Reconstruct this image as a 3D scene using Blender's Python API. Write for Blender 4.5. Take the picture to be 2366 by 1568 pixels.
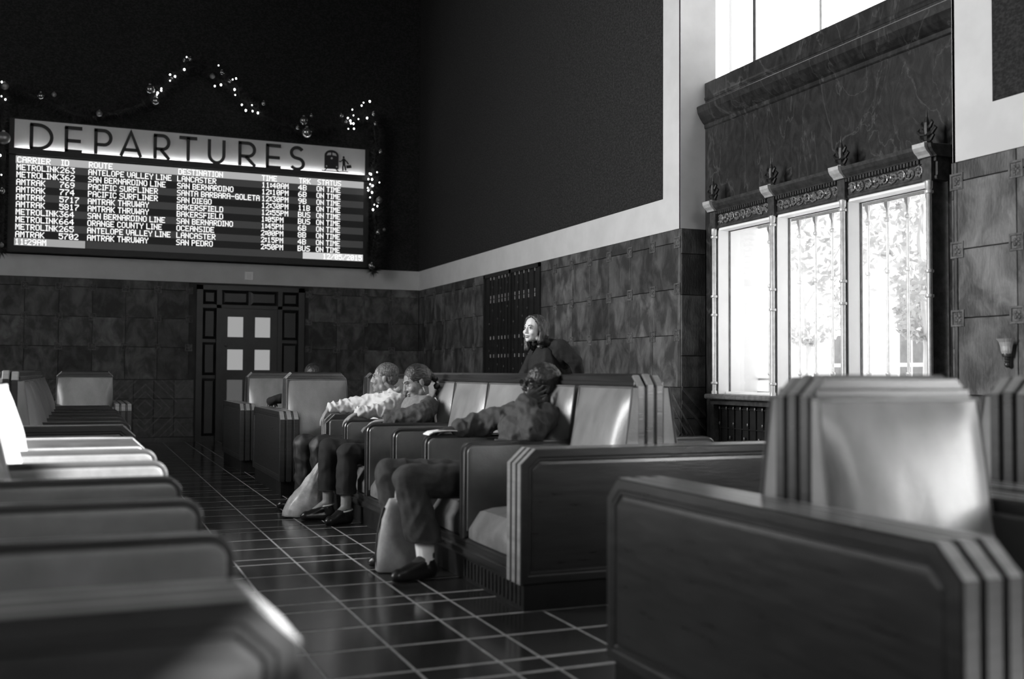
import bpy, bmesh, math, random
from mathutils import Vector, Matrix, noise as mnoise
# ------------------------------------------------------------------ reset
for o in list(bpy.data.objects):
    bpy.data.objects.remove(o, do_unlink=True)
SC = bpy.context.scene
COL = SC.collection
R = math.radians
random.seed(7)

# ------------------------------------------------------------------ camera
EYE = 1.05
cam_d = bpy.data.cameras.new('camera')
cam = bpy.data.objects.new('camera', cam_d)
COL.objects.link(cam)
YAW, PITCH, ROLL = .39067, .03258, .00543
fwd = Vector((math.sin(YAW)*math.cos(PITCH), math.cos(YAW)*math.cos(PITCH), math.sin(PITCH)))
rgt = Vector((math.cos(YAW), -math.sin(YAW), 0))
upv = rgt.cross(fwd)
r2 = rgt*math.cos(ROLL)+upv*math.sin(ROLL)
u2 = -rgt*math.sin(ROLL)+upv*math.cos(ROLL)
cam.matrix_world = Matrix(((r2.x, u2.x, -fwd.x, 0), (r2.y, u2.y, -fwd.y, 0), (r2.z, u2.z, -fwd.z, EYE), (0, 0, 0, 1)))
cam_d.sensor_width = 36.0
cam_d.lens = 2403.3/2366*36.0
cam_d.clip_start = .05
cam_d.clip_end = 300
cam_d.dof.use_dof = True
cam_d.dof.focus_distance = 9.0
cam_d.dof.aperture_fstop = 1.7
SC.camera = cam

# ------------------------------------------------------------------ world, sun, daylight, exposure
SC.view_settings.view_transform = 'Standard'
SC.view_settings.look = 'None'
SC.view_settings.exposure = 0.0
SC.view_settings.gamma = 1.0
SC.view_settings.use_curve_mapping = False
world = bpy.data.worlds.new('overcast_sky')
SC.world = world
world.use_nodes = True
bg = world.node_tree.nodes['Background']
bg.inputs['Color'].default_value = (1, 1, 1, 1)
bg.inputs['Strength'].default_value = 4.0

SUN_DIR = Vector((1.0, -.55, .742)).normalized()      # towards the sun
sun_d = bpy.data.lights.new('sun', 'SUN')
sun_d.energy = 60
sun_d.angle = R(.6)
sun = bpy.data.objects.new('sun', sun_d)
sun.rotation_euler = SUN_DIR.to_track_quat('Z', 'Y').to_euler()
sun.location = (40, -25, 40)
COL.objects.link(sun)

def window_light(name, loc, aim, sx, sy, watts, spread=180):
    d = bpy.data.lights.new(name, 'AREA')
    d.shape = 'RECTANGLE'
    d.size, d.size_y = sx, sy
    d.energy = watts
    d.spread = R(spread)
    o = bpy.data.objects.new(name, d)
    o.location = loc
    o.rotation_euler = (Vector(loc)-Vector(aim)).to_track_quat('Z', 'Y').to_euler()
    COL.objects.link(o)
    return o
# daylight standing in the window openings of the left wall and of the wall behind the camera
window_light('daylight_left_wall_window', (-7.0, 7.4, 4.6), (5, 6.6, 2.6), 3.0, 4.2, 400, 92)
window_light('daylight_front_window', (2.2, -7.9, 5.6), (2.2, 2.5, .5), 3.6, 3.2, 42, 90)
window_light('daylight_right_near_window', (5.20, -.35, 1.65), (0, -.35, 1.5), 2.7, 1.45, 165)

# ------------------------------------------------------------------ materials (all grey: black-and-white scene)
MATS = {}
def g(v): return (v, v, v, 1)
def new_mat(name):
    m = bpy.data.materials.new(name)
    m.use_nodes = True
    nt = m.node_tree
    b = nt.nodes['Principled BSDF']
    MATS[name] = m
    return m, nt, b
def mat(name, lo, hi=None, rough=.5, scale=(6, 6, 6), detail=6, contrast=(.35, .65), bump=0., bscale=None,
        rand=0., metal=0., spec=.5, coat=0., distort=0., rough_var=0., bdetail=4):
    """noise-varied grey surface; rand varies the tone from object to object"""
    m, nt, b = new_mat(name)
    N, L = nt.nodes, nt.links
    hi = lo if hi is None else hi
    tc = N.new('ShaderNodeTexCoord')
    mp = N.new('ShaderNodeMapping')
    mp.inputs['Scale'].default_value = scale
    L.new(tc.outputs['Object'], mp.inputs['Vector'])
    info = N.new('ShaderNodeObjectInfo')
    off = N.new('ShaderNodeVectorMath'); off.operation = 'SCALE'
    comb = N.new('ShaderNodeCombineXYZ')
    for k in range(3):
        L.new(info.outputs['Random'], comb.inputs[k])
    L.new(comb.outputs[0], off.inputs[0]); off.inputs['Scale'].default_value = 37.0
    add = N.new('ShaderNodeVectorMath'); add.operation = 'ADD'
    L.new(mp.outputs[0], add.inputs[0]); L.new(off.outputs[0], add.inputs[1])
    nz = N.new('ShaderNodeTexNoise')
    nz.inputs['Scale'].default_value = 1.0
    nz.inputs['Detail'].default_value = detail
    nz.inputs['Roughness'].default_value = .6
    nz.inputs['Distortion'].default_value = distort
    L.new(add.outputs[0], nz.inputs['Vector'])
    rp = N.new('ShaderNodeValToRGB')
    rp.color_ramp.elements[0].position = contrast[0]; rp.color_ramp.elements[0].color = g(lo)
    rp.color_ramp.elements[1].position = contrast[1]; rp.color_ramp.elements[1].color = g(hi)
    L.new(nz.outputs['Fac'], rp.inputs['Fac'])
    col = rp.outputs['Color']
    if rand:
        mr = N.new('ShaderNodeMapRange')
        mr.inputs['To Min'].default_value = 1-rand; mr.inputs['To Max'].default_value = 1+rand
        L.new(info.outputs['Random'], mr.inputs['Value'])
        mx = N.new('ShaderNodeVectorMath'); mx.operation = 'SCALE'
        L.new(col, mx.inputs[0]); L.new(mr.outputs[0], mx.inputs['Scale'])
        col = mx.outputs[0]
    L.new(col, b.inputs['Base Color'])
    b.inputs['Roughness'].default_value = rough
    if rough_var:
        rr = N.new('ShaderNodeMapRange')
        rr.inputs['To Min'].default_value = rough-rough_var; rr.inputs['To Max'].default_value = rough+rough_var
        L.new(nz.outputs['Fac'], rr.inputs['Value']); L.new(rr.outputs[0], b.inputs['Roughness'])
    b.inputs['Metallic'].default_value = metal
    b.inputs['Specular IOR Level'].default_value = spec
    b.inputs['Coat Weight'].default_value = coat
    b.inputs['Coat Roughness'].default_value = .2
    if bump:
        bz = N.new('ShaderNodeTexNoise')
        bz.inputs['Detail'].default_value = bdetail
        bz.inputs['Scale'].default_value = 1.0
        mp2 = N.new('ShaderNodeMapping'); mp2.inputs['Scale'].default_value = bscale or tuple(3*s for s in scale)
        L.new(tc.outputs['Object'], mp2.inputs['Vector']); L.new(mp2.outputs[0], bz.inputs['Vector'])
        bp = N.new('ShaderNodeBump'); bp.inputs['Strength'].default_value = bump; bp.inputs['Distance'].default_value = .01
        L.new(bz.outputs['Fac'], bp.inputs['Height']); L.new(bp.outputs[0], b.inputs['Normal'])
    return m
def emit(name, v, strength=1.):
    m, nt, b = new_mat(name)
    b.inputs['Base Color'].default_value = g(.02)
    b.inputs['Emission Color'].default_value = g(v)
    b.inputs['Emission Strength'].default_value = strength
    b.inputs['Roughness'].default_value = .6
    return m

def leaf_mat():
    m = bpy.data.materials.new('leaf'); m.use_nodes = True; MATS['leaf'] = m
    N, L = m.node_tree.nodes, m.node_tree.links
    N.remove(N['Principled BSDF'])
    nz = N.new('ShaderNodeTexNoise'); nz.inputs['Scale'].default_value = 3
    rp = N.new('ShaderNodeValToRGB'); rp.color_ramp.elements[0].color = g(.36); rp.color_ramp.elements[1].color = g(.66)
    L.new(nz.outputs['Fac'], rp.inputs['Fac'])
    a = N.new('ShaderNodeBsdfDiffuse'); b = N.new('ShaderNodeBsdfTranslucent'); x = N.new('ShaderNodeMixShader')
    L.new(rp.outputs[0], a.inputs['Color']); L.new(rp.outputs[0], b.inputs['Color'])
    L.new(a.outputs[0], x.inputs[1]); L.new(b.outputs[0], x.inputs[2]); L.new(x.outputs[0], N['Material Output'].inputs['Surface'])
mat('wood', .018, .030, .30, (5, 2.2, 46), 5, (.3, .7), bump=.08, bscale=(14, 5, 120), coat=.35, rough_var=.08)
mat('wood_edge', .03, .055, .30, (5, 2.2, 40), 5, (.3, .7), coat=.3)
mat('lit_wood', .17, .30, .30, (5, 2.2, 40), 5, (.3, .7), bump=.06, bscale=(14, 5, 120), coat=.3)  # pale wood with the light on the edges put into its colour
mat('dark_wood', .007, .018, .4, (5, 30, 5), 5, bump=.1)
mat('leather', .065, .105, .36, (7, 7, 7), 7, (.3, .7), bump=.14, bscale=(160, 160, 160), rand=.12, rough_var=.08, coat=.25)
mat('worn_leather', .16, .25, .36, (6, 6, 3), 7, (.32, .68), bump=.14, bscale=(120, 120, 120), rand=.15, rough_var=.08, coat=.25)
mat('piping', .09, .12, .4)
mat('seat_leather', .085, .15, .5, (9, 9, 9), 8, (.35, .68), bump=.2, bscale=(120, 120, 120), rand=.15, rough_var=.08)
mat('travertine', .03, .17, .6, (6, 6, 4), 11, (.40, .78), bump=.45, bscale=(70, 70, 22), rand=.42, distort=.5)
mat('inset_stone', .045, .12, .6, (30, 30, 30), 4, bump=.3, rand=.2)
mat('border_tile', .03, .08, .5, (14, 14, 14), 6, bump=.25, rand=.3)
mat('border_relief', .06, .12, .5, (20, 20, 20), 5, bump=.2)
mat('joint', .03, .05, .85)
mat('plaster', .54, .60, .8, (3, 3, 3), 4, bump=.05, bscale=(80, 80, 80))
mat('acoustic', .004, .026, .9, (38, 38, 60), 6, (.42, .66), bump=.6, bscale=(70, 70, 70))
mat('floor_tile', .018, .032, .16, (4, 4, 4), 6, (.3, .7), bump=.03, bscale=(9, 9, 9), rand=.25, rough_var=.05, spec=.4)
mat('grout', .26, .40, .7, (20, 20, 20), 4)
mat('dark_floor', .02, .03, .5)
mat('bronze', .05, .10, .38, (20, 20, 20), 5, metal=.55, bump=.1)
mat('pale_metal', .45, .60, .4, (20, 20, 20), 3, metal=.3)
mat('black_metal', .008, .016, .45, (10, 10, 10), 3, metal=.2)
mat('stud_metal', .55, .7, .35, metal=.6)
mat('ceiling_wood', .05, .08, .7)
mat('white_paint', .84, .88, .5)
mat('housing', .010, .016, .5)
mat('black_letter', .006, .009, .45)

mat('pale_bronze', .16, .26, .4, (25, 25, 25), 5, metal=.4, bump=.1)
mat('dim_stud', .10, .16, .4, metal=.5)
leaf_mat()
mat('bark', .65, .8, .8, (8, 8, 3), 5, bump=.4)
mat('patio', .55, .62, .8)
emit('lit_pane', .34); emit('dim_pane', .085)
mat('dim_glass', .10, .15, .5)
mat('header_white', .62, .66, .7)
emit('strip_light', 1, 30.0)
emit('led_black', .004); emit('led_grey', .035); emit('led_head', .42); emit('led_mid', .36); emit('led_bright', .62); emit('led_text', 1, 1.15)
emit('bulb', 1, 9.0)
mat('needles', .012, .03, .7, rand=.2)
mat('bauble_gloss', .35, .45, .12, metal=.85)
mat('bauble_matt', .22, .3, .35, metal=.5)
def marble():
    m, nt, b = new_mat('marble')
    N, L = nt.nodes, nt.links
    tc = N.new('ShaderNodeTexCoord')
    mp = N.new('ShaderNodeMapping'); mp.inputs['Scale'].default_value = (3, 3, 1.6)
    L.new(tc.outputs['Object'], mp.inputs['Vector'])
    n1 = N.new('ShaderNodeTexNoise'); n1.inputs['Scale'].default_value = 3.2; n1.inputs['Detail'].default_value = 12
    n1.inputs['Roughness'].default_value = .72; n1.inputs['Distortion'].default_value = 1.6
    L.new(mp.outputs[0], n1.inputs['Vector'])
    r1 = N.new('ShaderNodeValToRGB')
    e = r1.color_ramp.elements
    e[0].position = .42; e[0].color = g(.010)
    e[1].position = .72; e[1].color = g(.045)
    x = e.new(.56); x.color = g(.022)
    L.new(n1.outputs['Fac'], r1.inputs['Fac'])
    n2 = N.new('ShaderNodeTexNoise'); n2.inputs['Scale'].default_value = .55; n2.inputs['Detail'].default_value = 7
    n2.inputs['Distortion'].default_value = 2.2
    L.new(mp.outputs[0], n2.inputs['Vector'])
    r2_ = N.new('ShaderNodeValToRGB')
    e = r2_.color_ramp.elements
    e[0].position = .488; e[0].color = g(0)
    e[1].position = .512; e[1].color = g(0)
    x = e.new(.5); x.color = g(.035)
    L.new(n2.outputs['Fac'], r2_.inputs['Fac'])
    ad = N.new('ShaderNodeVectorMath'); ad.operation = 'ADD'
    L.new(r1.outputs[0], ad.inputs[0]); L.new(r2_.outputs[0], ad.inputs[1])
    L.new(ad.outputs[0], b.inputs['Base Color'])
    b.inputs['Roughness'].default_value = .38
    return m
marble()
def glass(name, gloss=.08, tint=1.0):
    m = bpy.data.materials.new(name); m.use_nodes = True
    nt = m.node_tree; N, L = nt.nodes, nt.links
    N.remove(N['Principled BSDF'])
    t = N.new('ShaderNodeBsdfTransparent'); t.inputs['Color'].default_value = g(tint)
    gl = N.new('ShaderNodeBsdfGlossy'); gl.inputs['Roughness'].default_value = .02
    mx = N.new('ShaderNodeMixShader'); mx.inputs[0].default_value = gloss
    L.new(t.outputs[0], mx.inputs[1]); L.new(gl.outputs[0], mx.inputs[2])
    L.new(mx.outputs[0], N['Material Output'].inputs['Surface'])
    MATS[name] = m
    return m
glass('window_glass')

# people and their things
mat('skin', .20, .26, .5, (20, 20, 20), 4, bump=.05); mat('skin_fair', .58, .64, .5, (20, 20, 20), 4, bump=.03); mat('skin_dark', .035, .05, .42, (20, 20, 20), 4, bump=.05)
mat('lip', .16, .2, .4); mat('lip_dark', .03, .04, .4); mat('eye_white', .6, .65, .2); mat('iris', .015, .02, .1)
mat('hair_dark', .010, .02, .42, (80, 80, 14), 4, bump=.4, bscale=(160, 160, 20)); mat('hair_shine', .006, .06, .3, (18, 120, 120), 4, bump=.5, bscale=(20, 180, 180))
mat('hair_grey', .02, .15, .5, (90, 90, 60), 4, bump=.5, bscale=(150, 150, 90)); mat('hair_brown', .008, .07, .33, (110, 110, 7), 5, (.4, .62), bump=.5, bscale=(170, 170, 10))
mat('jacket', .034, .055, .85, (30, 30, 30), 4, bump=.2, bscale=(220, 220, 220)); mat('coat', .006, .011, .85, (30, 30, 30), 4, bump=.2, bscale=(200, 200, 200))
mat('cardigan', .038, .06, .85, (40, 40, 40), 4, bump=.3, bscale=(200, 200, 200)); mat('vest', .15, .2, .85, (40, 40, 40), 4, bump=.3, bscale=(220, 220, 220)); mat('vest_trim', .5, .6, .8)
mat('shirt_white', .50, .56, .8, (10, 10, 10), 4, bump=.1); mat('trousers_dark', .018, .03, .85, (30, 30, 30), 4, bump=.2, bscale=(200, 200, 200))
mat('trousers_black', .005, .009, .85); mat('trousers_stripe', .008, .02, .6, (4, 60, 4), 2, (.45, .55)); mat('shoe', .012, .018, .3); mat('white_sock', .75, .8, .85, bump=.2, bscale=(200, 200, 40))
mat('paper', .75, .8, .7); mat('print_grey', .08, .14, .7, (60, 60, 60)); mat('plastic', .34, .56, .35, (16, 16, 16), 6, bump=.3, bscale=(25, 25, 25)); mat('tote', .30, .38, .8, (20, 20, 20), 5, bump=.2)
glass('lens', .25, .75)

# ------------------------------------------------------------------ mesh helpers
class MB:
    """collects faces; build() links them as ONE mesh object"""
    def __init__(s): s.v = []; s.f = []
    def add(s, v, f):
        n = len(s.v); s.v += [tuple(p) for p in v]; s.f += [tuple(i+n for i in q) for q in f]; return s
    def box(s, a, b):
        (x0, y0, z0), (x1, y1, z1) = a, b
        if x0 > x1: x0, x1 = x1, x0
        if y0 > y1: y0, y1 = y1, y0
        if z0 > z1: z0, z1 = z1, z0
        v = [(x0, y0, z0), (x1, y0, z0), (x1, y1, z0), (x0, y1, z0), (x0, y0, z1), (x1, y0, z1), (x1, y1, z1), (x0, y1, z1)]
        return s.add(v, [(0, 3, 2, 1), (4, 5, 6, 7), (0, 1, 5, 4), (1, 2, 6, 5), (2, 3, 7, 6), (3, 0, 4, 7)])
    def loft(s, loops, cap0=True, cap1=True, closed=True):
        n = len(loops[0]); v = [p for l in loops for p in l]; f = []
        for k in range(len(loops)-1):
            for i in range(n if closed else n-1):
                j = (i+1) % n
                f.append((k*n+i, k*n+j, (k+1)*n+j, (k+1)*n+i))
        if cap0: f.append(tuple(reversed(range(n))))
        if cap1: f.append(tuple((len(loops)-1)*n+i for i in range(n)))
        return s.add(v, f)
    def prism(s, poly, axis, a, b):
        def P(p, t):
            q = list(p); q.insert(axis, t); return tuple(q)
        return s.loft([[P(p, a) for p in poly], [P(p, b) for p in poly]])
    def tube(s, pts, r, n=8, caps=True):
        pts = [Vector(p) for p in pts]
        rs = r if isinstance(r, (list, tuple)) else [r]*len(pts)
        loops = []; up = None
        for i, p in enumerate(pts):
            t = (pts[min(i+1, len(pts)-1)]-pts[max(i-1, 0)]).normalized()
            if up is None:
                up = Vector((0, 0, 1)) if abs(t.z) < .9 else Vector((1, 0, 0))
            a = t.cross(up).normalized(); b = a.cross(t).normalized(); up = b
            loops.append([p+rs[i]*(a*math.cos(2*math.pi*k/n)+b*math.sin(2*math.pi*k/n)) for k in range(n)])
        return s.loft(loops, caps, caps)
    def lathe(s, prof, c=(0, 0, 0), n=12, axis=2):
        loops = []
        for r, h in prof:
            l = []
            for k in range(n):
                a = 2*math.pi*k/n
                q = [r*math.cos(a), r*math.sin(a)]; q.insert(axis, h)
                l.append((q[0]+c[0], q[1]+c[1], q[2]+c[2]))
            loops.append(l)
        return s.loft(loops)
    def ell(s, c, r, M=None, nu=12, nv=8):
        v = []; f = []
        c = Vector(c)
        if not isinstance(r, (tuple, list)): r = (r, r, r)
        def P(x, y, z):
            p = Vector((x*r[0], y*r[1], z*r[2]))
            return c+(M @ p if M else p)
        v.append(P(0, 0, -1))
        for i in range(1, nv):
            t = math.pi*(i/nv-.5)
            for k in range(nu):
                a = 2*math.pi*k/nu
                v.append(P(math.cos(t)*math.cos(a), math.cos(t)*math.sin(a), math.sin(t)))
        v.append(P(0, 0, 1))
        for k in range(nu): f.append((0, 1+(k+1) % nu, 1+k))
        for i in range(nv-2):
            for k in range(nu):
                a = 1+i*nu+k; b = 1+i*nu+(k+1) % nu
                f.append((a, b, b+nu, a+nu))
        e = len(v)-1; q = 1+(nv-2)*nu
        for k in range(nu): f.append((q+k, q+(k+1) % nu, e))
        return s.add(v, f)
    def cap(s, p0, p1, r0, r1=None, n=12):
        """tapered capsule"""
        r1 = r0 if r1 is None else r1
        p0, p1 = Vector(p0), Vector(p1)
        t = p1-p0; L = max(t.length, 1e-5); t = t/L
        up = Vector((0, 0, 1)) if abs(t.z) < .9 else Vector((1, 0, 0))
        a = t.cross(up).normalized(); b = a.cross(t).normalized()
        loops = []
        for k in range(5):
            th = math.pi/2*(k+.35)/5
            loops.append((p0-t*r0*math.cos(th), r0*math.sin(th)))
        loops.append((p0, r0)); loops.append((p0*.5+p1*.5, (r0+r1)/2)); loops.append((p1, r1))
        for k in reversed(range(5)):
            th = math.pi/2*(k+.35)/5
            loops.append((p1+t*r1*math.cos(th), r1*math.sin(th)))
        return s.loft([[c+r*(a*math.cos(2*math.pi*k/n)+b*math.sin(2*math.pi*k/n)) for k in range(n)] for c, r in loops])
    def mesh(s, name, m=None, smooth=False):
        me = bpy.data.meshes.new(name)
        me.from_pydata([tuple(p) for p in s.v], [], s.f)
        bm = bmesh.new(); bm.from_mesh(me)
        bmesh.ops.recalc_face_normals(bm, faces=bm.faces)
        bm.to_mesh(me); bm.free()
        if m: me.materials.append(MATS[m])
        if smooth:
            me.shade_smooth()
            if smooth != 'all':
                try: me.set_sharp_from_angle(angle=R(38))
                except Exception: pass
        return me
    def build(s, name, m, parent=None, smooth=False, loc=None, rotz=0):
        return put(name, s.mesh(name, m, smooth), parent, loc, rotz)
def put(name, me, parent=None, loc=None, rotz=0):
    o = bpy.data.objects.new(name, me)
    COL.objects.link(o)
    if loc: o.location = loc
    if rotz: o.rotation_euler = (0, 0, rotz)
    if parent: o.parent = parent
    return o
def tag(o, label=None, cat=None, group=None, kind=None):
    if label: o['label'] = label
    if cat: o['category'] = cat
    if group: o['group'] = group
    if kind: o['kind'] = kind
    return o
def thing(name, label, cat, loc=(0, 0, 0), rotz=0, group=None):
    o = bpy.data.objects.new(name, None)
    o.empty_display_size = .1
    COL.objects.link(o)
    o.location = loc; o.rotation_euler = (0, 0, rotz)
    return tag(o, label, cat, group)
def struct(o, label=None):
    o['kind'] = 'structure'
    if label: o['label'] = label
    return o
def arc(cx, cz, r, a0, a1, n):
    return [(cx+r*math.cos(R(a0+(a1-a0)*k/n)), cz+r*math.sin(R(a0+(a1-a0)*k/n))) for k in range(n+1)]

# ------------------------------------------------------------------ dimensions of the hall
XR, YB = 5.062, 16.33          # right wall, end wall
XL, YF, ZC = -7.2, -8.2, 9.0   # left wall, wall behind the camera, ceiling
WY0, WY1, XW = 4.985, 8.234, 5.33   # window recess in the right wall
DADO, BAND = 2.395, 2.71

# ------------------------------------------------------------------ floor
fl = struct(MB().box((XL-.3, YF-.3, -.2), (XR+.4, YB+.3, -.0012)).build('floor', 'grout'), 'glossy dark square floor tiles with pale grout lines')
TX, TY, TS = .3165, .346, .166
xe = [1.422-.003+TS]                      # walk both ways through the tile, tile, tile, strip rhythm
def edges(start, tile, lo, hi):
    out = []; p = start; k = 0
    seq = [tile, tile, tile, TS]
    while p > lo:
        out.append((p-seq[k % 4], p)); p -= seq[k % 4]; k += 1
    p = start; k = 0
    seq = [TS, tile, tile, tile]
    while p < hi:
        out.append((p, p+seq[k % 4])); p += seq[k % 4]; k += 1
    return out
cells = []
for (x0, x1) in edges(1.422, TX, XL, XR):
    for (y0, y1) in edges(4.597, TY, -1.0, YB):
        cells.append((x0, x1, y0, y1))
tile_cache = {}
rest = MB(); n_t = 0
def in_view(cx, cy):
    if .3 < cx < 1.95 and 3.2 < cy < 9.6: return True
    if 1.3 < cx < 2.6 and 2.9 < cy < 4.4: return True
    return False
for (x0, x1, y0, y1) in cells:
    cx, cy, w, d = (x0+x1)/2, (y0+y1)/2, x1-x0-.011, y1-y0-.020
    if in_view(cx, cy) and n_t < 300:
        key = (round(w, 3), round(d, 3))
        if key not in tile_cache:
            a, b = w/2, d/2; e = .0025
            tile_cache[key] = MB().loft([[(-a, -b, -.012), (a, -b, -.012), (a, b, -.012), (-a, b, -.012)],
                                         [(-a, -b, -.001), (a, -b, -.001), (a, b, -.001), (-a, b, -.001)],
                                         [(-a+e, -b+e, 0), (a-e, -b+e, 0), (a-e, b-e, 0), (-a+e, b-e, 0)]]).mesh('floor_tile', 'floor_tile')
        put('floor_tile', tile_cache[key], fl, (cx, cy, random.uniform(-.0003, .0002)))
        n_t += 1
    else:
        rest.box((cx-w/2, cy-d/2, -.012), (cx+w/2, cy+d/2, -.0002))
tag(rest.build('outer_floor_tiles', 'floor_tile', fl), 'dark floor tiles under and beyond the benches', kind='stuff')

# ------------------------------------------------------------------ end wall (behind the departure board)
DX0, DX1, DZ1 = 1.567, 3.19, 2.365
wb = MB()
wb.box((XL, YB, 0), (DX0, YB+.3, ZC)).box((DX1, YB, 0), (XR+.4, YB+.3, ZC)).box((DX0, YB, DZ1), (DX1, YB+.3, ZC))
wall_back = struct(wb.build('wall_back', 'joint'), 'dark end wall with stone dado')
wr = MB()
H2Y0, H2Y1, H2Z0, H2Z1 = 1.22, 2.95, 4.02, 5.75     # high window near the camera, out of frame: the sun comes in here
wr.box((XR+.018, WY1, 0), (XR+.38, YB, ZC))
wr.box((XR+.018, H2Y1, 0), (XR+.38, WY0, ZC))
wr.box((XR+.018, H2Y0, 0), (XR+.38, H2Y1, H2Z0)).box((XR+.018, H2Y0, H2Z1), (XR+.38, H2Y1, ZC))
wr.box((XR+.018, YF, 0), (XR+.38, -1.75, ZC)).box((XR+.018, -1.75, 0), (XR+.38, H2Y0, .9)).box((XR+.018, -1.75, 2.39), (XR+.38, H2Y0, 4.18)).box((XR+.018, -1.75, 4.54), (XR+.38, H2Y0, 4.80)).box((XR+.018, -1.75, 4.18), (XR+.38, -1.55, 4.54)).box((XR+.018, -.75, 4.18), (XR+.38, H2Y0, 4.54)).box((XR+.018, -1.75, H2Z1), (XR+.38, H2Y0, ZC)).box((XR+.018, -1.75, 4.8), (XR+.38, -.75, H2Z1)).box((XR+.018, H2Y0-.12, 4.8), (XR+.38, H2Y0, H2Z1)).box((XR+.018, 1.05, .9), (XR+.38, H2Y0+.4, 2.39))  # includes a slit and an upper opening added to aim sun at the left bench
wr.box((XR+.018, WY0, 8.2), (XR+.38, WY1, ZC))
wall_right = struct(wr.build('wall_right', 'joint'), 'right wall with stone dado and dark upper panels')
# left wall and the wall behind the camera, with their tall windows
wl = MB()
for (a, b) in ((YF, 5.9), (8.9, YB)):
    wl.box((XL-.3, a, 0), (XL, b, ZC))
for (a, b) in ((5.9, 8.9),):
    wl.box((XL-.3, a, 0), (XL, b, 2.5)).box((XL-.3, a, 6.7), (XL, b, ZC))
wall_left = struct(wl.build('wall_left', 'acoustic'), 'left wall with tall windows')
wf = MB()
wf.box((XL-.3, YF-.3, 0), (.4, YF, ZC)).box((4.0, YF-.3, 0), (XR+.4, YF, ZC)).box((.4, YF-.3, 7.2), (4.0, YF, ZC)).box((.4, YF-.3, 0), (4.0, YF, 4.0))
wall_front = struct(wf.build('wall_front', 'acoustic'), 'wall behind the viewer with a tall window')
struct(MB().box((XL-.3, YF-.3, ZC), (XR+.6, YB+.3, ZC+.3)).build('ceiling', 'ceiling_wood'), 'dark timber ceiling')

# white plaster band running round the hall, and the dark sound-absorbing panels above it
t1 = MB()
t1.box((XL, YB-.012, DADO+.004), (XR, YB, BAND))
struct(t1.build('trim_1', 'plaster'), 'pale plaster band on the end wall below the departure board')
t2 = MB()
t2.box((XR, WY1, DADO), (XR+.02, YB-.012, BAND))
t2.box((XR, WY1, BAND), (XR+.02, 8.544, ZC))
t2.box((XR, 3.2, DADO), (XR+.02, WY0, BAND)).box((XR, 4.672, BAND), (XR+.02, WY0, ZC))
t2.box((XR, WY1-.002, DADO), (XR+.385, WY1+.02, ZC))                # far reveal of the window recess
t2.box((XR, WY0-.02, DADO), (XR+.385, WY0+.002, ZC))               # near reveal
t2.box((XR, YF, DADO), (XR+.02, 3.2, BAND))
struct(t2.build('trim_2', 'plaster'), 'pale plaster band and window surround on the right wall')
p = MB().box((XL, YB-.02, BAND), (XR, YB, ZC)).build('acoustic_panel', 'acoustic', wall_back)
p = MB().box((XR-.004, 8.548, BAND+.003), (XR+.02, YB-.02, ZC)).build('acoustic_panel', 'acoustic', wall_right)
p = MB().box((XR-.004, 3.0, BAND+.003), (XR+.02, 4.668, ZC)).build('acoustic_panel', 'acoustic', wall_right)

# stone dado: slabs on a .45 x .43 grid with a small carved square at every crossing
GY, GZ = .45, .43
ZN = [.98, 1.41, 1.84, 2.27]
slab_cache = {}
def slab_mesh(w, h, t=.016):
    k = (round(w, 3), round(h, 3), t)
    if k not in slab_cache:
        a, b = w/2-.0025, h/2-.0025; e = .003
        slab_cache[k] = MB().loft([[(-a, t, -b), (a, t, -b), (a, t, b), (-a, t, b)], [(-a, e, -b), (a, e, -b), (a, e, b), (-a, e, b)],
                                   [(-a+e, 0, -b+e), (a-e, 0, -b+e), (a-e, 0, b-e), (-a+e, 0, b-e)]]).mesh('stone_slab', 'travertine')
    return slab_cache[k]
_q = .052
inset_me = MB()
inset_me.loft([[(-_q, .01, -_q), (_q, .01, -_q), (_q, .01, _q), (-_q, .01, _q)], [(-_q, -.004, -_q), (_q, -.004, -_q), (_q, -.004, _q), (-_q, -.004, _q)],
               [(-.04, -.004, -.04), (.04, -.004, -.04), (.04, -.004, .04), (-.04, -.004, .04)], [(-.036, .004, -.036), (.036, .004, -.036), (.036, .004, .036), (-.036, .004, .036)]])
for k in range(4):
    a = R(45+90*k); inset_me.ell((.02*math.cos(a), .002, .02*math.sin(a)), (.012, .006, .012), nu=8, nv=5)
inset_me.ell((0, .002, 0), (.011, .007, .011), nu=8, nv=5)
inset_me = inset_me.mesh('inset_tile', 'inset_stone')
def stone_run(wall, fixed, lo, hi, node, along, skip=(), zlo=.93):
    """slabs between lo and hi on a wall; along = 'x' (end wall) or 'y' (right wall, facing -x)"""
    rz = 0 if along == 'x' else -math.pi/2
    zs = [zlo]+[z for z in ZN if z > zlo+.1]+[DADO]
    if zs[1]-zs[0] < .12: zs.pop(1)
    n0 = math.floor((lo-node)/GY); ed = [lo]
    k = n0+1
    while node+k*GY < hi-.02:
        if node+k*GY > lo+.02: ed.append(node+k*GY)
        k += 1
    ed.append(hi)
    for i in range(len(ed)-1):
        for j in range(len(zs)-1):
            c = (ed[i]+ed[i+1])/2; z = (zs[j]+zs[j+1])/2
            if any(a < c < b for a, b in skip): continue
            me = slab_mesh(ed[i+1]-ed[i], zs[j+1]-zs[j])
            dpt = random.uniform(-.0015, .0015)
            put('stone_slab', me, wall, (c, fixed-.016+dpt, z) if along == 'x' else (fixed+dpt, c, z), rz)
    for e in ed[1:-1]:
        if any(a-.02 < e < b+.02 for a, b in skip): continue
        for z in ZN:
            if z > zlo+.1:
                put('inset_tile', inset_me, wall, (e, fixed-.018, z) if along == 'x' else (fixed-.002, e, z), rz)
stone_run(wall_back, YB, -2.2, XR, .11, 'x', ((DX0-.05, DX1+.05),))
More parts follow.
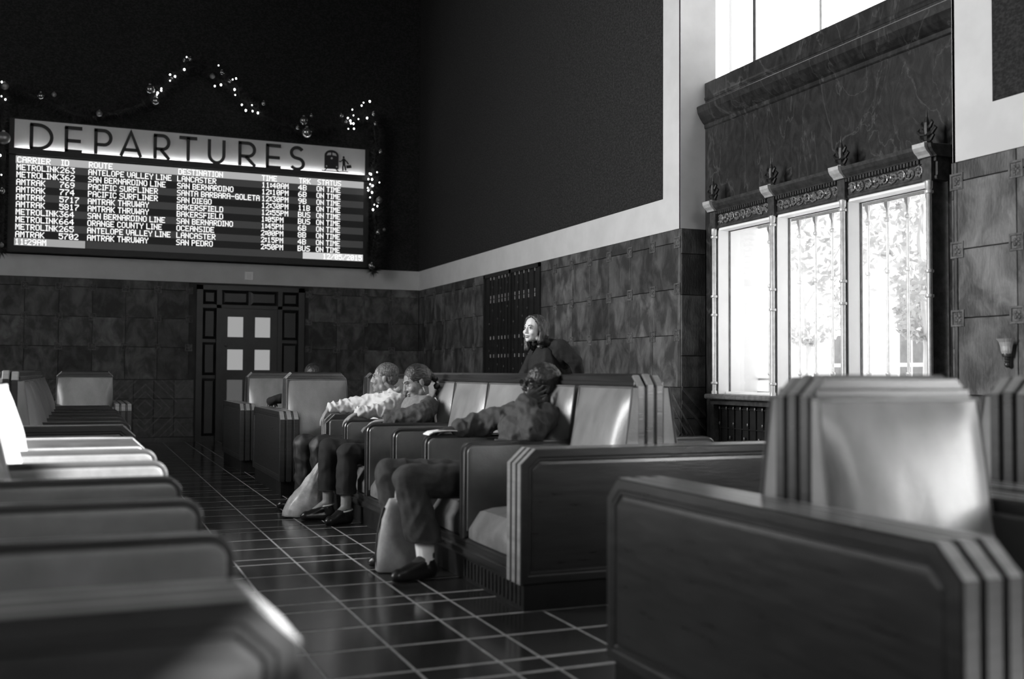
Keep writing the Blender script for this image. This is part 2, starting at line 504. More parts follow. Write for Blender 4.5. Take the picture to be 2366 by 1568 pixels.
stone_run(wall_right, XR, 8.236, YB-.02, 8.287, 'y', ((11.38, 13.285),))
stone_run(wall_right, XR, 3.2, WY0, 4.955-.0, 'y')
# the far reveal of the recess is clad in stone as well (it faces the camera)
for j, (a, b) in enumerate(((.93, 1.22), (1.22, 1.78), (1.78, 2.16), (2.16, DADO))):
    put('stone_slab', slab_mesh(.262, b-a), wall_right, (XR+.132, WY1-.018, (a+b)/2))
    put('stone_slab', slab_mesh(.262, b-a), wall_right, (XR+.132, WY0+.018, (a+b)/2), math.pi)

# patterned border below the slabs: square tiles with raised diamonds
BT = .286
bt_cache = {}
def border(wall, fixed, lo, hi, along, phase, skip=()):
    rz = 0 if along == 'x' else -math.pi/2
    def at(u, d, z): return (u, fixed-d, z) if along == 'x' else (fixed-d, u, z)
    cap_ = MB()
    for k in range(int((hi-lo)/BT)+1):
        u0 = lo+k*BT; u1 = min(u0+BT, hi)
        if u1-u0 < .03: continue
        c = (u0+u1)/2
        if any(a < c < b for a, b in skip): continue
        for r in range(3):
            key = (round(u1-u0, 3),)
            if key not in bt_cache:
                bt_cache[key] = slab_mesh(u1-u0, BT, .0161).copy()
                bt_cache[key].materials.clear(); bt_cache[key].materials.append(MATS['border_tile'])
            put('border_tile', bt_cache[key], wall, at(c, .016 if along == 'x' else 0, .072+BT*(r+.5)), rz)
    k = math.ceil((lo-phase)/.45)
    while phase+k*.45 < hi:
        u = phase+k*.45; zc = .51 if k % 2 == 0 else .94
        zc2 = [zc] if k % 2 == 0 else [.94, .08]
        if not any(a-.2 < u < b+.2 for a, b in skip):
            for zc in zc2:
                m = MB()
                for rad, wd in ((.13, .03), (.25, .022), (.36, .028)):
                    for q in range(4):
                        a0, a1 = R(90*q), R(90*q+90)
                        p0 = (rad*math.cos(a0), rad*math.sin(a0)); p1 = (rad*math.cos(a1), rad*math.sin(a1))
                        i0 = ((rad-wd)*math.cos(a0), (rad-wd)*math.sin(a0)); i1 = ((rad-wd)*math.cos(a1), (rad-wd)*math.sin(a1))
                        pts = []
                        ok = True
                        for (px, pz) in (p0, p1, i1, i0):
                            zz = zc+pz
                            pts.append((px, zz))
                        # clip to the border height
                        pts = clip_z(pts, .075, .925)
                        if len(pts) < 3: continue
                        pts = [(px, pz) for px, pz in pts if lo-.001 <= u+px <= hi+.001] if (u-rad < lo or u+rad > hi) else pts
                        if len(pts) < 3: continue
                        m.loft([[(px, 0, pz) for px, pz in pts], [(px, -.007, pz) for px, pz in pts]])
                if m.v: m.build('diamond_relief', 'border_relief', wall, loc=at(u, .0165 if along == 'x' else .0005, 0), rotz=rz)
        k += 1
def clip_z(poly, z0, z1):
    for lim, sgn in ((z0, 1), (z1, -1)):
        out = []
        for i in range(len(poly)):
            a, b = poly[i], poly[(i+1) % len(poly)]
            ia, ib = sgn*(a[1]-lim) >= 0, sgn*(b[1]-lim) >= 0
            if ia: out.append(a)
            if ia != ib:
                t = (lim-a[1])/(b[1]-a[1]); out.append((a[0]+(b[0]-a[0])*t, lim))
        poly = out
        if len(poly) < 3: return []
    return poly
border(wall_back, YB, -1.6, DX0-.02, 'x', .855)
border(wall_back, YB, DX1+.02, XR, 'x', 3.555)
border(wall_right, XR, 8.236, YB-.02, 'y', 8.35, ((11.35, 13.3),))
for r in range(3):
    m = slab_mesh(.262, BT, .0162).copy(); m.materials.clear(); m.materials.append(MATS['border_tile'])
    put('border_tile', m, wall_right, (XR+.132, WY1-.018, .072+BT*(r+.5)))
for (pts) in ([(.0, .93), (.25, .68)], [(.0, .80), (.25, .55)], [(0, .60), (.25, .36)], [(0, .50), (.25, .26)]):
    (a, za), (b, zb) = pts
    MB().prism([(XR+.008+a, za-.02), (XR+.008+b, zb-.02), (XR+.008+b, zb+.012), (XR+.008+a, za+.012)][::1], 1, WY1-.026, WY1-.016).build('diagonal_relief', 'border_relief', wall_right)
struct(MB().box((-1.6, YB-.03, 0), (DX0-.02, YB, .072)).box((DX1+.02, YB-.03, 0), (XR, YB, .072)).build('baseboard_back', 'marble'), 'dark stone skirting of the end wall')
struct(MB().box((XR-.014, 8.236, 0), (XR+.02, 11.36, .072)).box((XR-.014, 13.3, 0), (XR+.02, YB-.03, .072)).build('baseboard_right', 'marble'), 'dark stone skirting of the right wall')
# ------------------------------------------------------------------ benches
# local frame: row runs along +Y from 0, seats face -X (side -1) and +X (side +1), back in the middle
PITCH_S, END_T, ARM_T, CLEAR = .65, .165, .08, .57
HALF = .75
ARM_Z, END_Z, TOP_Z = .700, .715, 1.048
ME = {}
def end_outline(i, zlow=.12):
    """outline of the end panel in (x, z), chamfered upper corners; i = inset"""
    c = .072
    k = i*.41
    return [(-HALF+i, zlow+i), (HALF-i, zlow+i), (HALF-i, END_Z-c-k+.004), (HALF-c-k+.0, END_Z-i),
            (-HALF+c+k, END_Z-i), (-HALF+i, END_Z-c-k+.004)]
def arm_outline(i, side, z0=.215, front=.75, rear=.10, r=.055):
    """rounded arm outline in (x, z) on one side"""
    pts = [(rear+i*.0, z0+i), (front-i, z0+i)]
    rr = max(r-i, .012)
    pts += arc(front-i-rr, ARM_Z-i-rr, rr, 0, 90, 6)
    pts += [(rear+i*.0, ARM_Z-i)]
    return [(side*x, z) for x, z in pts]
def L3(poly, y): return [(x, y, z) for x, z in poly]

def build_bench_meshes():
    # end arm: three upright leaves with recessed cores between them, outer leaf framed round an inset panel
    m = MB()
    m.loft([L3(end_outline(.010), .012), L3(end_outline(.010), .155)])
    m.loft([L3(end_outline(.006), .048), L3(end_outline(0), .042), L3(end_outline(0), .005), L3(end_outline(.005), 0),
            L3(end_outline(.034), 0), L3(end_outline(.040), .003), L3(end_outline(.050), .003), L3(end_outline(.056), .009)])
    m.loft([L3(end_outline(.005), .059), L3(end_outline(0), .064), L3(end_outline(0), .103), L3(end_outline(.005), .108)])
    m.loft([L3(end_outline(.005), .119), L3(end_outline(0), .124), L3(end_outline(0), .160), L3(end_outline(.005), .165)])
    ME['end_arm'] = m.mesh('end_arm', 'wood')
    ME['end_arm'].materials.append(MATS['lit_wood']); ME['end_arm'].materials.append(MATS['wood_edge'])          # edge tones carry the light: chamfers and tops palest, fronts less
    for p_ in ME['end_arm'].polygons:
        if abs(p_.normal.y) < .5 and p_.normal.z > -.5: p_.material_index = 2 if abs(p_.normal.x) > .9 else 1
    ME['end_panel'] = MB().loft([L3(end_outline(.057), .012), L3(end_outline(.057), .007), L3(end_outline(.070), .0055)]).mesh('end_panel', 'wood')
    def flip(me):
        c = me.copy()
        for v in c.vertices: v.co.y = -v.co.y
        c.flip_normals(); return c
    ME['end_arm_f'] = flip(ME['end_arm']); ME['end_panel_f'] = flip(ME['end_panel'])
    for s, t in ((-1, 'a'), (1, 'b')):
        pad = MB().loft([L3(arm_outline(.026, s, .24), .160), L3(arm_outline(.026, s, .24), .170), L3(arm_outline(.034, s, .24), .177)])
        ME['end_pad_'+t] = pad.mesh('leather_panel', 'leather', True)
        ME['end_pad_f'+t] = flip(ME['end_pad_'+t])
        a = MB().loft([L3(arm_outline(.004, s), -.5*ARM_T+.008), L3(arm_outline(0, s), -.5*ARM_T+.013), L3(arm_outline(0, s), .5*ARM_T-.013), L3(arm_outline(.004, s), .5*ARM_T-.008)])
        a.loft([L3(arm_outline(.006, s), -.012), L3(arm_outline(-.004, s), -.008), L3(arm_outline(-.004, s), .008), L3(arm_outline(.006, s), .012)])
        ME['arm_'+t] = a.mesh('arm', 'wood', True)
        p_ = MB()
        for q in (-1, 1):
            p_.loft([L3(arm_outline(.020, s, .235), q*.026), L3(arm_outline(.017, s, .235), q*.034), L3(arm_outline(.020, s, .235), q*.0385), L3(arm_outline(.030, s, .235), q*.041)])
        ME['arm_pad_'+t] = p_.mesh('leather_panel', 'leather', True)
        # seat cushion: crowned, front edge rolled
        def seat(w):
            n, k = 12, 10; m = MB(); top = []; bot = []
            for i in range(n+1):
                u = i/n; x = .16+(.738-.16)*u
                for j in range(k+1):
                    v = -1+2*j/k
                    z = .225+.150*(1-abs(v)**8*.45)*(1-max(0, (u-.86)/.14)**2.4*.55)+.022*(1-v*v)*math.sin(math.pi*min(1, u*1.02))
                    xx = x-.014*abs(v)**6*(u > .9)
                    top.append((s*xx, v*w/2, z)); bot.append((s*xx, v*w/2, .222))
            f = []
            W = k+1
            for i in range(n):
                for j in range(k):
                    q = (i*W+j, i*W+j+1, (i+1)*W+j+1, (i+1)*W+j); f.append(q); f.append(tuple(len(top)+a for a in reversed(q)))
            ring = [j for j in range(W)]+[i*W+k for i in range(1, n+1)]+[n*W+j for j in range(k-1, -1, -1)]+[i*W for i in range(n-1, 0, -1)]
            T = len(top)
            for a in range(len(ring)):
                b = (a+1) % len(ring); f.append((ring[a], T+ring[a], T+ring[b], ring[b]))
            return m.add(top+bot, f).mesh('seat_cushion', 'seat_leather', True)
        ME['seat_'+t] = seat(.568)
        # back cushion: wedge, thicker below, softly bulging
        def back(w, seed):
            n, k = 16, 14; m = MB(); fr = []; bk = []
            def th(z): return .042+.135*((.985-z)/.61)**1.0 if z > .375 else .177
            for i in range(n+1):
                v = -1+2*i/n; z = .372+(.612)*(i/n)
                for j in range(k+1):
                    u = -1+2*j/k
                    soft = (1-abs(u)**9)*(1-abs(v)**9)
                    wr = (mnoise.noise(Vector((u*1.7+seed*5, v*1.3, seed)))*.012+mnoise.noise(Vector((u*4.5+v*2+seed*3, v*2.0, seed*2)))*.005)*(1-u*u)*(1-v**4)
                    x = .074+th(z)*(.62+.38*soft)+.026*(1-u*u)*(1-v*v)+wr
                    fr.append((s*x, u*w/2*(1-.012*abs(v)**4), z)); bk.append((s*.070, u*w/2, z))
            f = []; W = k+1; T = len(fr)
            for i in range(n):
                for j in range(k):
                    q = (i*W+j, i*W+j+1, (i+1)*W+j+1, (i+1)*W+j); f.append(q); f.append(tuple(T+a for a in reversed(q)))
            ring = [j for j in range(W)]+[i*W+k for i in range(1, n+1)]+[n*W+j for j in range(k-1, -1, -1)]+[i*W for i in range(n-1, 0, -1)]
            for a in range(len(ring)):
                b = (a+1) % len(ring); f.append((ring[a], T+ring[a], T+ring[b], ring[b]))
            me = m.add(fr+bk, f).mesh('back_cushion', 'worn_leather', True)
            pts = [fr[q] for q in ring]+[fr[ring[0]]]
            pm = MB().tube([(x+s*.002, y*1.004, z) for x, y, z in pts], .0055, 6, False).mesh('piping', 'piping', True)
            return me, pm
        for q in range(3):
            ME['back_%s%d' % (t, q)], ME['pipe_%s%d' % (t, q)] = back(.618, q+1)
        ME['back1_'+t], ME['pipe1_'+t] = back(.552, 5)
build_bench_meshes()

def bench(name, label, n, loc, rotz=0, group=None, vents=False, lit_fronts=False):
    t = thing(name, label, 'bench' if n > 1 else 'chair', loc, rotz, group)
    Ln = END_T*2+n*PITCH_S-ARM_T
    # plinth and base moulding
    MB().box((-.725, .02, 0), (.725, Ln-.02, .12)).build('plinth', 'dark_wood', t)
    prof = [(-.735, .12), (.735, .12), (.742, .135), (.742, .160), (.728, .168), (.728, .192), (.735, .198), (.735, .212), (.715, .222),
            (-.715, .222), (-.735, .212), (-.735, .198), (-.728, .192), (-.728, .168), (-.742, .160), (-.742, .135)]
    MB().prism(prof, 1, END_T-.01, Ln-END_T+.01).build('seat_base', 'wood', t)
    for far in (0, 1):
        e = put('end_arm', ME['end_arm_f' if far else 'end_arm'], t, (0, Ln if far else 0, 0))
        if lit_fronts:                                             # side light on this bench's front edges painted in as paler wood
            e.material_slots[2].link = 'OBJECT'; e.material_slots[2].material = MATS['lit_wood']
        put('end_panel', ME['end_panel_f' if far else 'end_panel'], e)
        for s in 'ab':
            put('leather_panel', ME['end_pad_'+('f' if far else '')+s], e)
    # back: three ribs with chamfered ends over a recessed core
    y0, y1 = END_T+.002, Ln-END_T-.002
    def rib_outline(i, top):
        c = .052
        return [(y0+i, .20), (y1-i, .20), (y1-i, top-c-i*.4), (y1-c-i*.4, top-i), (y0+c+i*.4, top-i), (y0+i, top-c-i*.4)]
    fr = MB()
    def X3(poly, x): return [(x, y, z) for y, z in poly]
    fr.loft([X3(rib_outline(.012, TOP_Z-.006), -.07), X3(rib_outline(.012, TOP_Z-.006), .07)])
    bf = fr.build('back_frame', 'wood', t)
    for xa, top in ((-.052, TOP_Z-.003), (0, TOP_Z+.004), (.052, TOP_Z-.003)):
        w = .0215
        rb = MB().loft([X3(rib_outline(.006, top), xa-w), X3(rib_outline(0, top), xa-w+.006), X3(rib_outline(0, top), xa+w-.006), X3(rib_outline(.006, top), xa+w)]).build('rib', 'wood', bf)
        rb.data.materials.append(MATS['lit_wood'])
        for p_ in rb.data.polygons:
            if p_.normal.z > .3 and abs(p_.normal.y) > .3: p_.material_index = 1  # chamfered rib ends painted pale for the light catching them
    for s in (-1, 1):   # picture-frame moulding of the rail
        q = MB()
        q.prism([(s*.072, .992), (s*.082, .994), (s*.082, 1.010), (s*.075, 1.014)], 1, y0+.02, y1-.02)
        q.build('rail_moulding', 'wood', bf)
    for s, sg in (('a', -1), ('b', 1)):
        for k in range(n):
            yc = END_T+CLEAR/2+k*PITCH_S
            put('seat_cushion', ME['seat_'+s], t, (0, yc, 0))
            if n == 1:
                c = put('back_cushion', ME['back1_'+s], t, (0, yc, 0)); put('piping', ME['pipe1_'+s], c)
            else:
                q = (k*2+(s == 'b')) % 3
                yb = yc
                c = put('back_cushion', ME['back_%s%d' % (s, q)], t, (0, yb, 0)); put('piping', ME['pipe_%s%d' % (s, q)], c)
                if k in (0, n-1): c.scale = (1, .925, 1)
        for k in range(1, n):
            ya = END_T+k*PITCH_S-ARM_T/2
            a = put('arm', ME['arm_'+s], t, (0, ya, 0))
            put('leather_panel', ME['arm_pad_'+s], a)
    if vents:
        vm = MB().box((-.004, -.004, 0), (.004, .004, .085)).mesh('vent_slat', 'bronze')
        for k in range(16):
            put('vent_slat', vm, t, (-.7275, .06+k*.048, .02))
    return t
bench('bench', 'long leather bench where three people sit, its near end showing a wood panel', 6, (2.54, 4.235, 0), vents=True, lit_fronts=True)
bench('bench', 'long leather bench on the left with sunlight falling across its arms', 6, (-.44, 1.575, 0))
bench('bench', 'long bench in shade behind the sunlit one, ending at the far dark chair', 6, (-.44, 6.90, 0))
RZ = -math.pi/2
bench('double_chair', 'double chair in the right foreground with a bright leather back cushion', 1, (1.60, 2.31, 0), RZ)
bench('double_chair', 'dark double chair cut by the right edge of the picture', 1, (2.56, 2.47, 0), RZ)
bench('double_chair', 'double chair with chamfered wooden top beyond the man in the white shirt', 1, (1.55, 9.68, 0), RZ)
bench('double_chair', 'dim double chair in front of the panelled door', 1, (1.53, 11.95, 0), RZ)
bench('double_chair', 'dark double chair half hidden behind the head of the man in white', 1, (2.90, 11.95, 0), RZ)
bench('double_chair', 'dark double chair at the far end of the left benches', 1, (-.43, 12.1, 0), RZ)
# ------------------------------------------------------------------ window ensemble in the right wall
CY = [7.89, 7.038, 6.186, 5.335]              # colonnettes
win = bpy.data.objects.new('window_1', None); COL.objects.link(win); win.location = (0, 0, 0)
struct(win, 'three-bay window with carved metal frieze under a dark marble apron')
def wpart(name, mb, m, parent=win, smooth=False): return mb.build(name, m, parent, smooth)
mb = MB()
mb.box((XW, WY0, 2.45), (5.46, WY1, 3.63)).box((XW, 7.93, 0), (5.356, WY1, 2.45)).box((XW, WY0, 0), (5.356, 5.295, 2.45))
wpart('marble_apron', mb, 'marble')
mb = MB()
def ylen(prof): mb.prism(prof, 1, WY0+.003, WY1-.004)
ylen([(5.46, 3.60), (5.325, 3.60), (5.318, 3.62), (5.325, 3.64), (5.325, 3.765), (5.345, 3.775), (5.46, 3.775)])
wpart('marble_coping', mb, 'marble')
mb = MB()
ylen([(5.34, 3.335), (5.325, 3.335), (5.318, 3.345), (5.318, 3.375), (5.30, 3.39), (5.27, 3.43), (5.245, 3.475), (5.235, 3.53), (5.245, 3.54), (5.34, 3.545)])
wpart('marble_cornice', mb, 'marble')
# masonry behind: plaster body of the wall round the openings
mb = MB()
mb.box((5.46, WY0, 2.47), (5.98, WY1, 3.72)).box((5.357, 7.945, 0), (5.98, WY1, 2.449)).box((5.46, WY1, 0), (5.98, WY1+.3, 2.47)).box((5.357, WY0, 0), (5.98, 5.28, 2.449)).box((5.46, WY0-.3, 0), (5.98, WY0, 2.47)).box((5.46, 5.28, 0), (5.98, 7.95, .83))
struct(mb.build('wall_window_masonry', 'white_paint'), 'white masonry round the lower window opening')
# entablature
mb = MB()
y0, y1 = 5.27, 7.955
mb.prism([(5.33, 2.355), (5.215, 2.355), (5.21, 2.362), (5.21, 2.378), (5.218, 2.384), (5.218, 2.472), (5.205, 2.478), (5.33, 2.478)], 1, y0, y1)
wpart('frieze_board', mb, 'bronze')
mb = MB()
mb.prism([(5.33, 2.505), (5.19, 2.505), (5.185, 2.515), (5.16, 2.535), (5.145, 2.56), (5.140, 2.585), (5.33, 2.59)], 1, y0-.02, y1+.02)
wpart('cornice', mb, 'bronze')
mb = MB()
yy = y0+.02
while yy < y1-.02:
    if not any(abs(yy-c) < .05 for c in CY): mb.box((5.19, yy, 2.479), (5.215, yy+.018, 2.504))
    yy += .031
mb.box((5.205, y0, 2.478), (5.33, y1, 2.506))
wpart('dentil_course', mb, 'bronze')
rnd = random.Random(3)
for i in range(3):
    a, b = CY[i]-.055, CY[i+1]+.055
    mb = MB(); n = 9; st = (a-b)/n
    for k in range(n):
        c = b+st*(k+.5); sg = 1 if k % 2 else -1
        mb.tube([(5.211, c+.046*math.cos(t)*(.4+.6*t/6), 2.430+sg*.042*math.sin(t)*(.4+.6*t/6)) for t in [q*.7 for q in range(9)]], .0065, 5)
        for q in range(10):
            an = rnd.uniform(0, 6.28); rr = rnd.uniform(.015, .045)
            mb.ell((5.212, c+rr*math.cos(an), 2.430+.8*rr*math.sin(an)), (.013, rnd.uniform(.009, .016), rnd.uniform(.007, .012)), Matrix.Rotation(rnd.uniform(0, 3), 3, 'X'), 7, 5)
        mb.ell((5.208, c, 2.430), (.010, .010, .010), nu=7, nv=5)
    tag(wpart('frieze_carving', mb, 'pale_bronze'), 'carved leaf scrolls in metal')
for i, c in enumerate(CY):
    mb = MB()
    mb.box((5.212, c-.020, .86), (5.36, c+.020, 2.36))
    mb.box((5.185, c-.042, 2.35), (5.33, c+.042, 2.51))
    post = wpart('mullion_post', mb, 'bronze')
    mb = MB()
    mb.prism([(5.33, 2.505), (5.165, 2.505), (5.155, 2.52), (5.13, 2.54), (5.115, 2.565), (5.112, 2.592), (5.33, 2.60)], 1, c-.055, c+.055)
    wpart('cornice_block', mb, 'pale_metal', post)
    mb = MB()
    pr = [(.026, .862), (.026, .90), (.019, .91), (.018, 2.29), (.024, 2.30), (.026, 2.345), (.020, 2.352)]
    mb.lathe(pr, (5.192, c-.012, 0), 10)
    col_ = wpart('colonnette', mb, 'pale_metal', post, True)
    mb = MB()
    for z in (.975, 1.58, 1.745, 2.275):
        mb.lathe([(.019, z-.012), (.028, z-.009), (.030, z), (.028, z+.009), (.019, z+.012)], (5.192, c-.012, 0), 10)
    wpart('ring', mb, 'pale_metal', post, True)
    # fleur finial standing on the cornice
    mb = MB()
    mb.lathe([(.036, 2.59), (.036, 2.61), (.020, 2.62), (.030, 2.645), (.018, 2.66), (.024, 2.70), (.020, 2.74), (.008, 2.78), (.002, 2.83)], (5.19, c, 0), 8)
    for s in (-1, 1):
        for (z, w_) in ((2.628, .060), (2.672, .082), (2.715, .050)):
            mb.tube([(5.19, c, z-.012), (5.19, c+s*w_*.6, z-.004), (5.19, c+s*w_, z+.022), (5.19, c+s*w_*.8, z+.04)], [.016, .015, .011, .004], 7)
    wpart('finial', mb, 'black_metal', post)
# painted jambs, sill, panes
for i in range(3):
    a, b = CY[i]-.020, CY[i+1]+.020       # a far, b near
    mb = MB()
    mb.box((5.225, a-.014, .88), (5.36, a, 2.355)).box((5.225, b, .88), (5.36, b+.014, 2.355)).box((5.225, b, 2.335), (5.36, a, 2.355)).box((5.30, b, .88), (5.36, a, .90))
    fr_ = wpart('pane_frame', mb, 'white_paint')
    wpart('pane', MB().box((5.338, b+.012, .90), (5.342, a-.012, 2.335)), 'window_glass', fr_)
    mb = MB()
    mb.box((5.332, a-.019, .90), (5.350, a-.0145, 2.335)).box((5.332, b+.012, 2.329), (5.350, a-.012, 2.334))
    wpart('glazing_strip', mb, 'bronze', fr_)
mb = MB().prism([(5.345, .835), (5.145, .835), (5.138, .845), (5.138, .868), (5.15, .878), (5.345, .882)], 1, 5.27, 7.955)
wpart('sill', mb, 'pale_bronze')
mb = MB().box((5.20, 5.27, .785), (5.34, 7.955, .835)).box((5.20, 7.90, 0), (5.34, 7.955, .785)).box((5.20, 5.27, 0), (5.34, 5.325, .785)).box((5.20, 5.27, 0), (5.34, 7.955, .06))
wpart('radiator_frame', mb, 'bronze')
mb = MB().box((5.27, 5.3, .05), (5.33, 7.93, .79))
rg = wpart('radiator_grille', mb, 'black_metal')
mb = MB(); yy = 5.36
while yy < 7.9:
    mb.box((5.255, yy-.006, .06), (5.275, yy+.006, .785)); yy += .105
for z in (.22, .40, .58, .75): mb.box((5.258, 5.32, z-.005), (5.272, 7.91, z+.005))
tag(wpart('grille_bars', mb, 'black_metal', rg), kind='stuff')
sm = MB().ell((0, 0, 0), (.006, .011, .016), nu=6, nv=4).mesh('stud', 'dim_stud')
yy = 5.36
k = 0
while yy < 7.9:
    put('stud', sm, rg, (5.25, yy, .755)); k += 1
    if k % 2: put('stud', sm, rg, (5.25, yy, .62)); put('stud', sm, rg, (5.25, yy+.05, .50))
    yy += .105
# outside guard bars
gb = thing('window_guard', 'slim upright guard bars with collars outside the three-bay window', 'window guard', (5.72, 6.6, .9))
mb = MB().box((-.012, -1.3, 1.49), (.012, 1.34, 1.515)).box((-.012, -1.3, .10), (.012, 1.34, .12))
mb.build('rail', 'pale_metal', gb)
bm_ = MB().tube([(0, 0, .0), (0, 0, 1.50)], .011, 8)
for z in (.16, .95, 1.35): bm_.lathe([(.011, z-.016), (.019, z-.012), (.021, z), (.019, z+.012), (.011, z+.016)], (0, 0, 0), 8)
bm_.lathe([(.011, 1.43), (.024, 1.46), (.026, 1.49), (.011, 1.5)], (0, 0, 0), 8)
bm_ = bm_.mesh('guard_bar', 'pale_metal', True)
for k in range(12): put('guard_bar', bm_, gb, (0, -1.2+.213*k+.04, 0))
MB().box((-.02, -1.34, -.06), (.02, 1.35, 0.0)).build('foot_rail', 'pale_metal', gb)

# tall upper window
win2 = bpy.data.objects.new('window_2', None); COL.objects.link(win2)
struct(win2, 'tall bright window above the marble apron')
mb = MB()
mb.box((5.60, WY0, 3.72), (5.66, WY1, 3.80)).box((5.60, WY1-.05, 3.80), (5.66, WY1, 8.2)).box((5.60, WY0, 3.80), (5.66, WY0+.05, 8.2)).box((5.60, WY0, 8.12), (5.66, WY1, 8.2))
mb.build('window_frame', 'white_paint', win2)
for y in (7.80, 5.42):
    f_ = MB().box((5.575, y-.026, 3.78), (5.67, y+.026, 8.15)).build('mullion', 'bronze', win2)
    MB().box((5.56, y-.060, 3.78), (5.66, y-.036, 8.15)).build('mullion_rail', 'white_paint', f_)
for y in (6.92, 6.10):
    MB().box((5.60, y-.014, 3.78), (5.65, y+.014, 8.15)).build('glazing_bar', 'pale_metal', win2)
for z in (6.4,):
    MB().box((5.605, WY0, z-.014), (5.645, WY1, z+.014)).build('glazing_bar', 'pale_metal', win2)
for a, b in ((WY0+.05, 5.35), (5.45, 6.085), (6.115, 6.905), (6.935, 7.73), (7.83, WY1-.05)):
    MB().box((5.622, a, 3.8), (5.626, b, 8.12)).build('pane', 'window_glass', win2)
MB().box((5.46, WY0, 3.70), (5.62, WY1, 3.74)).build('ledge', 'marble', win2)
# high window nearer the camera, where the sun comes in
win3 = bpy.data.objects.new('window_3', None); COL.objects.link(win3)
struct(win3, 'high window in the right wall beyond the picture, with openings added for the sun')
mb = MB()
mb.box((XR+.2, H2Y0, H2Z0), (XR+.25, H2Y0+.04, H2Z1)).box((XR+.2, H2Y1-.04, H2Z0), (XR+.25, H2Y1, H2Z1)).box((XR+.2, H2Y0, H2Z0), (XR+.25, H2Y1, H2Z0+.04)).box((XR+.2, H2Y0, H2Z1-.04), (XR+.25, H2Y1, H2Z1))
mb.box((XR+.2, -.75, 4.8), (XR+.25, -.71, H2Z1)).box((XR+.2, -.75, 4.8), (XR+.25, 1.1, 4.83)).box((XR+.2, 1.06, 4.8), (XR+.25, 1.1, H2Z1))
mb.build('window_frame', 'bronze', win3)
MB().box((XR+.222, -1.55, 4.18), (XR+.226, -.75, 4.54)).build('pane', 'window_glass', win3)  # slit added to throw sun on the left bench's end chamfer
MB().box((XR+.222, -.71, 4.83), (XR+.226, 1.06, H2Z1)).build('pane', 'window_glass', win3)  # opening added so sun reaches the rear of the nearer arms
MB().box((XR+.222, H2Y0+.04, H2Z0+.04), (XR+.226, H2Y1-.04, H2Z1-.04)).build('pane', 'window_glass', win3)

win4 = bpy.data.objects.new('window_4', None); COL.objects.link(win4)
struct(win4, 'lower window in the right wall behind the viewer')
mb = MB().box((XR+.2, -1.75, .9), (XR+.26, -1.70, 2.39)).box((XR+.2, 1.0, .9), (XR+.26, 1.05, 2.39)).box((XR+.2, -1.75, .9), (XR+.26, 1.05, .95)).box((XR+.2, -1.75, 2.34), (XR+.26, 1.05, 2.39)).box((XR+.2, -.84, .9), (XR+.26, -.80, 2.39)).box((XR+.2, .10, .9), (XR+.26, .14, 2.39))
mb.build('window_frame', 'bronze', win4)
for a, b in ((-1.7, -.84), (-.80, .10), (.14, 1.0)): MB().box((XR+.228, a, .95), (XR+.232, b, 2.34)).build('pane', 'window_glass', win4)

# ------------------------------------------------------------------ bronze gate in the right wall
GY0, GY1 = 11.385, 13.285
gate = bpy.data.objects.new('door_2', None); COL.objects.link(gate)
struct(gate, 'tall black metal gate with rows of small pale studs')
MB().box((XR-.002, GY0, 0), (XR+.016, GY1, DADO-.01)).build('backing', 'black_metal', gate)
mb = MB().box((XR-.02, GY0, 0), (XR+.0, GY0+.05, DADO-.01)).box((XR-.02, GY1-.05, 0), (XR+.0, GY1, DADO-.01)).box((XR-.02, GY0, DADO-.06), (XR+.0, GY1, DADO-.01)).box((XR-.02, (GY0+GY1)/2-.03, 0), (XR+.0, (GY0+GY1)/2+.03, DADO-.01))
mb.build('gate_frame', 'black_metal', gate)
tick = MB().box((-.006, -.005, -.022), (.004, .005, .022)).mesh('stud', 'stud_metal')
dot = MB().ell((0, 0, 0), (.006, .012, .016), nu=6, nv=4).mesh('stud', 'dim_stud')
ty = [13.02, 12.90, 12.72, 12.61, 12.50, 12.38, 12.17, 12.03, 11.88, 11.73, 11.54]
gbm = MB().box((-.012, -.006, .02), (0, .006, 2.33)).mesh('gate_bar', 'black_metal')
for y in ty:
    put('gate_bar', gbm, gate, (XR, y+.05, 0))
    for z in (2.32, 2.065, 2.01, 1.52, 1.28, .98):
        put('stud', tick, gate, (XR-.012, y, z))
for q, y in enumerate(ty):
    for z in (2.2, 1.89, 1.74, 1.38, 1.14):
        if (q+int(z*10)) % 2: put('stud', dot, gate, (XR-.012, y+.05, z+.03*((q % 3)-1)))

# ------------------------------------------------------------------ wall bracket lamp (tulip shape)
sc_ = thing('wall_sconce', 'small tulip-shaped metal wall sconce on the stone right of the window', 'wall lamp', (XR, 4.557, 1.10))
mb = MB().lathe([(.006, .0), (.014, .008), (.016, .02), (.012, .028), (.016, .036), (.012, .044), (.017, .052), (.013, .060), (.026, .064), (.030, .080), (.026, .092)], (-.028, 0, 0), 10)
mb.box((-.02, -.012, .0), (0, .012, .09))
mb.build('stem', 'bronze', sc_, True)
for k in range(6):
    a = R(30*k-75)
    d = (-math.cos(a), math.sin(a))
    mb = MB()
    wd = .010
    pts = [(.022, .075), (.030, .100), (.033, .125), (.040, .150), (.054, .170)]
    lp = []
    for q, (r, z) in enumerate(pts):
        t = (-d[1], d[0]); w_ = wd+.002*q
        c = (-.028+d[0]*r, d[1]*r)
        lp.append([(c[0]+t[0]*w_, c[1]+t[1]*w_, z), (c[0]+t[0]*w_*.4+d[0]*.004, c[1]+t[1]*w_*.4+d[1]*.004, z), (c[0]-t[0]*w_*.4+d[0]*.004, c[1]-t[1]*w_*.4+d[1]*.004, z), (c[0]-t[0]*w_, c[1]-t[1]*w_, z), (c[0]-d[0]*.003, c[1]-d[1]*.003, z)])
    mb.loft(lp).build('petal', 'pale_metal', sc_)

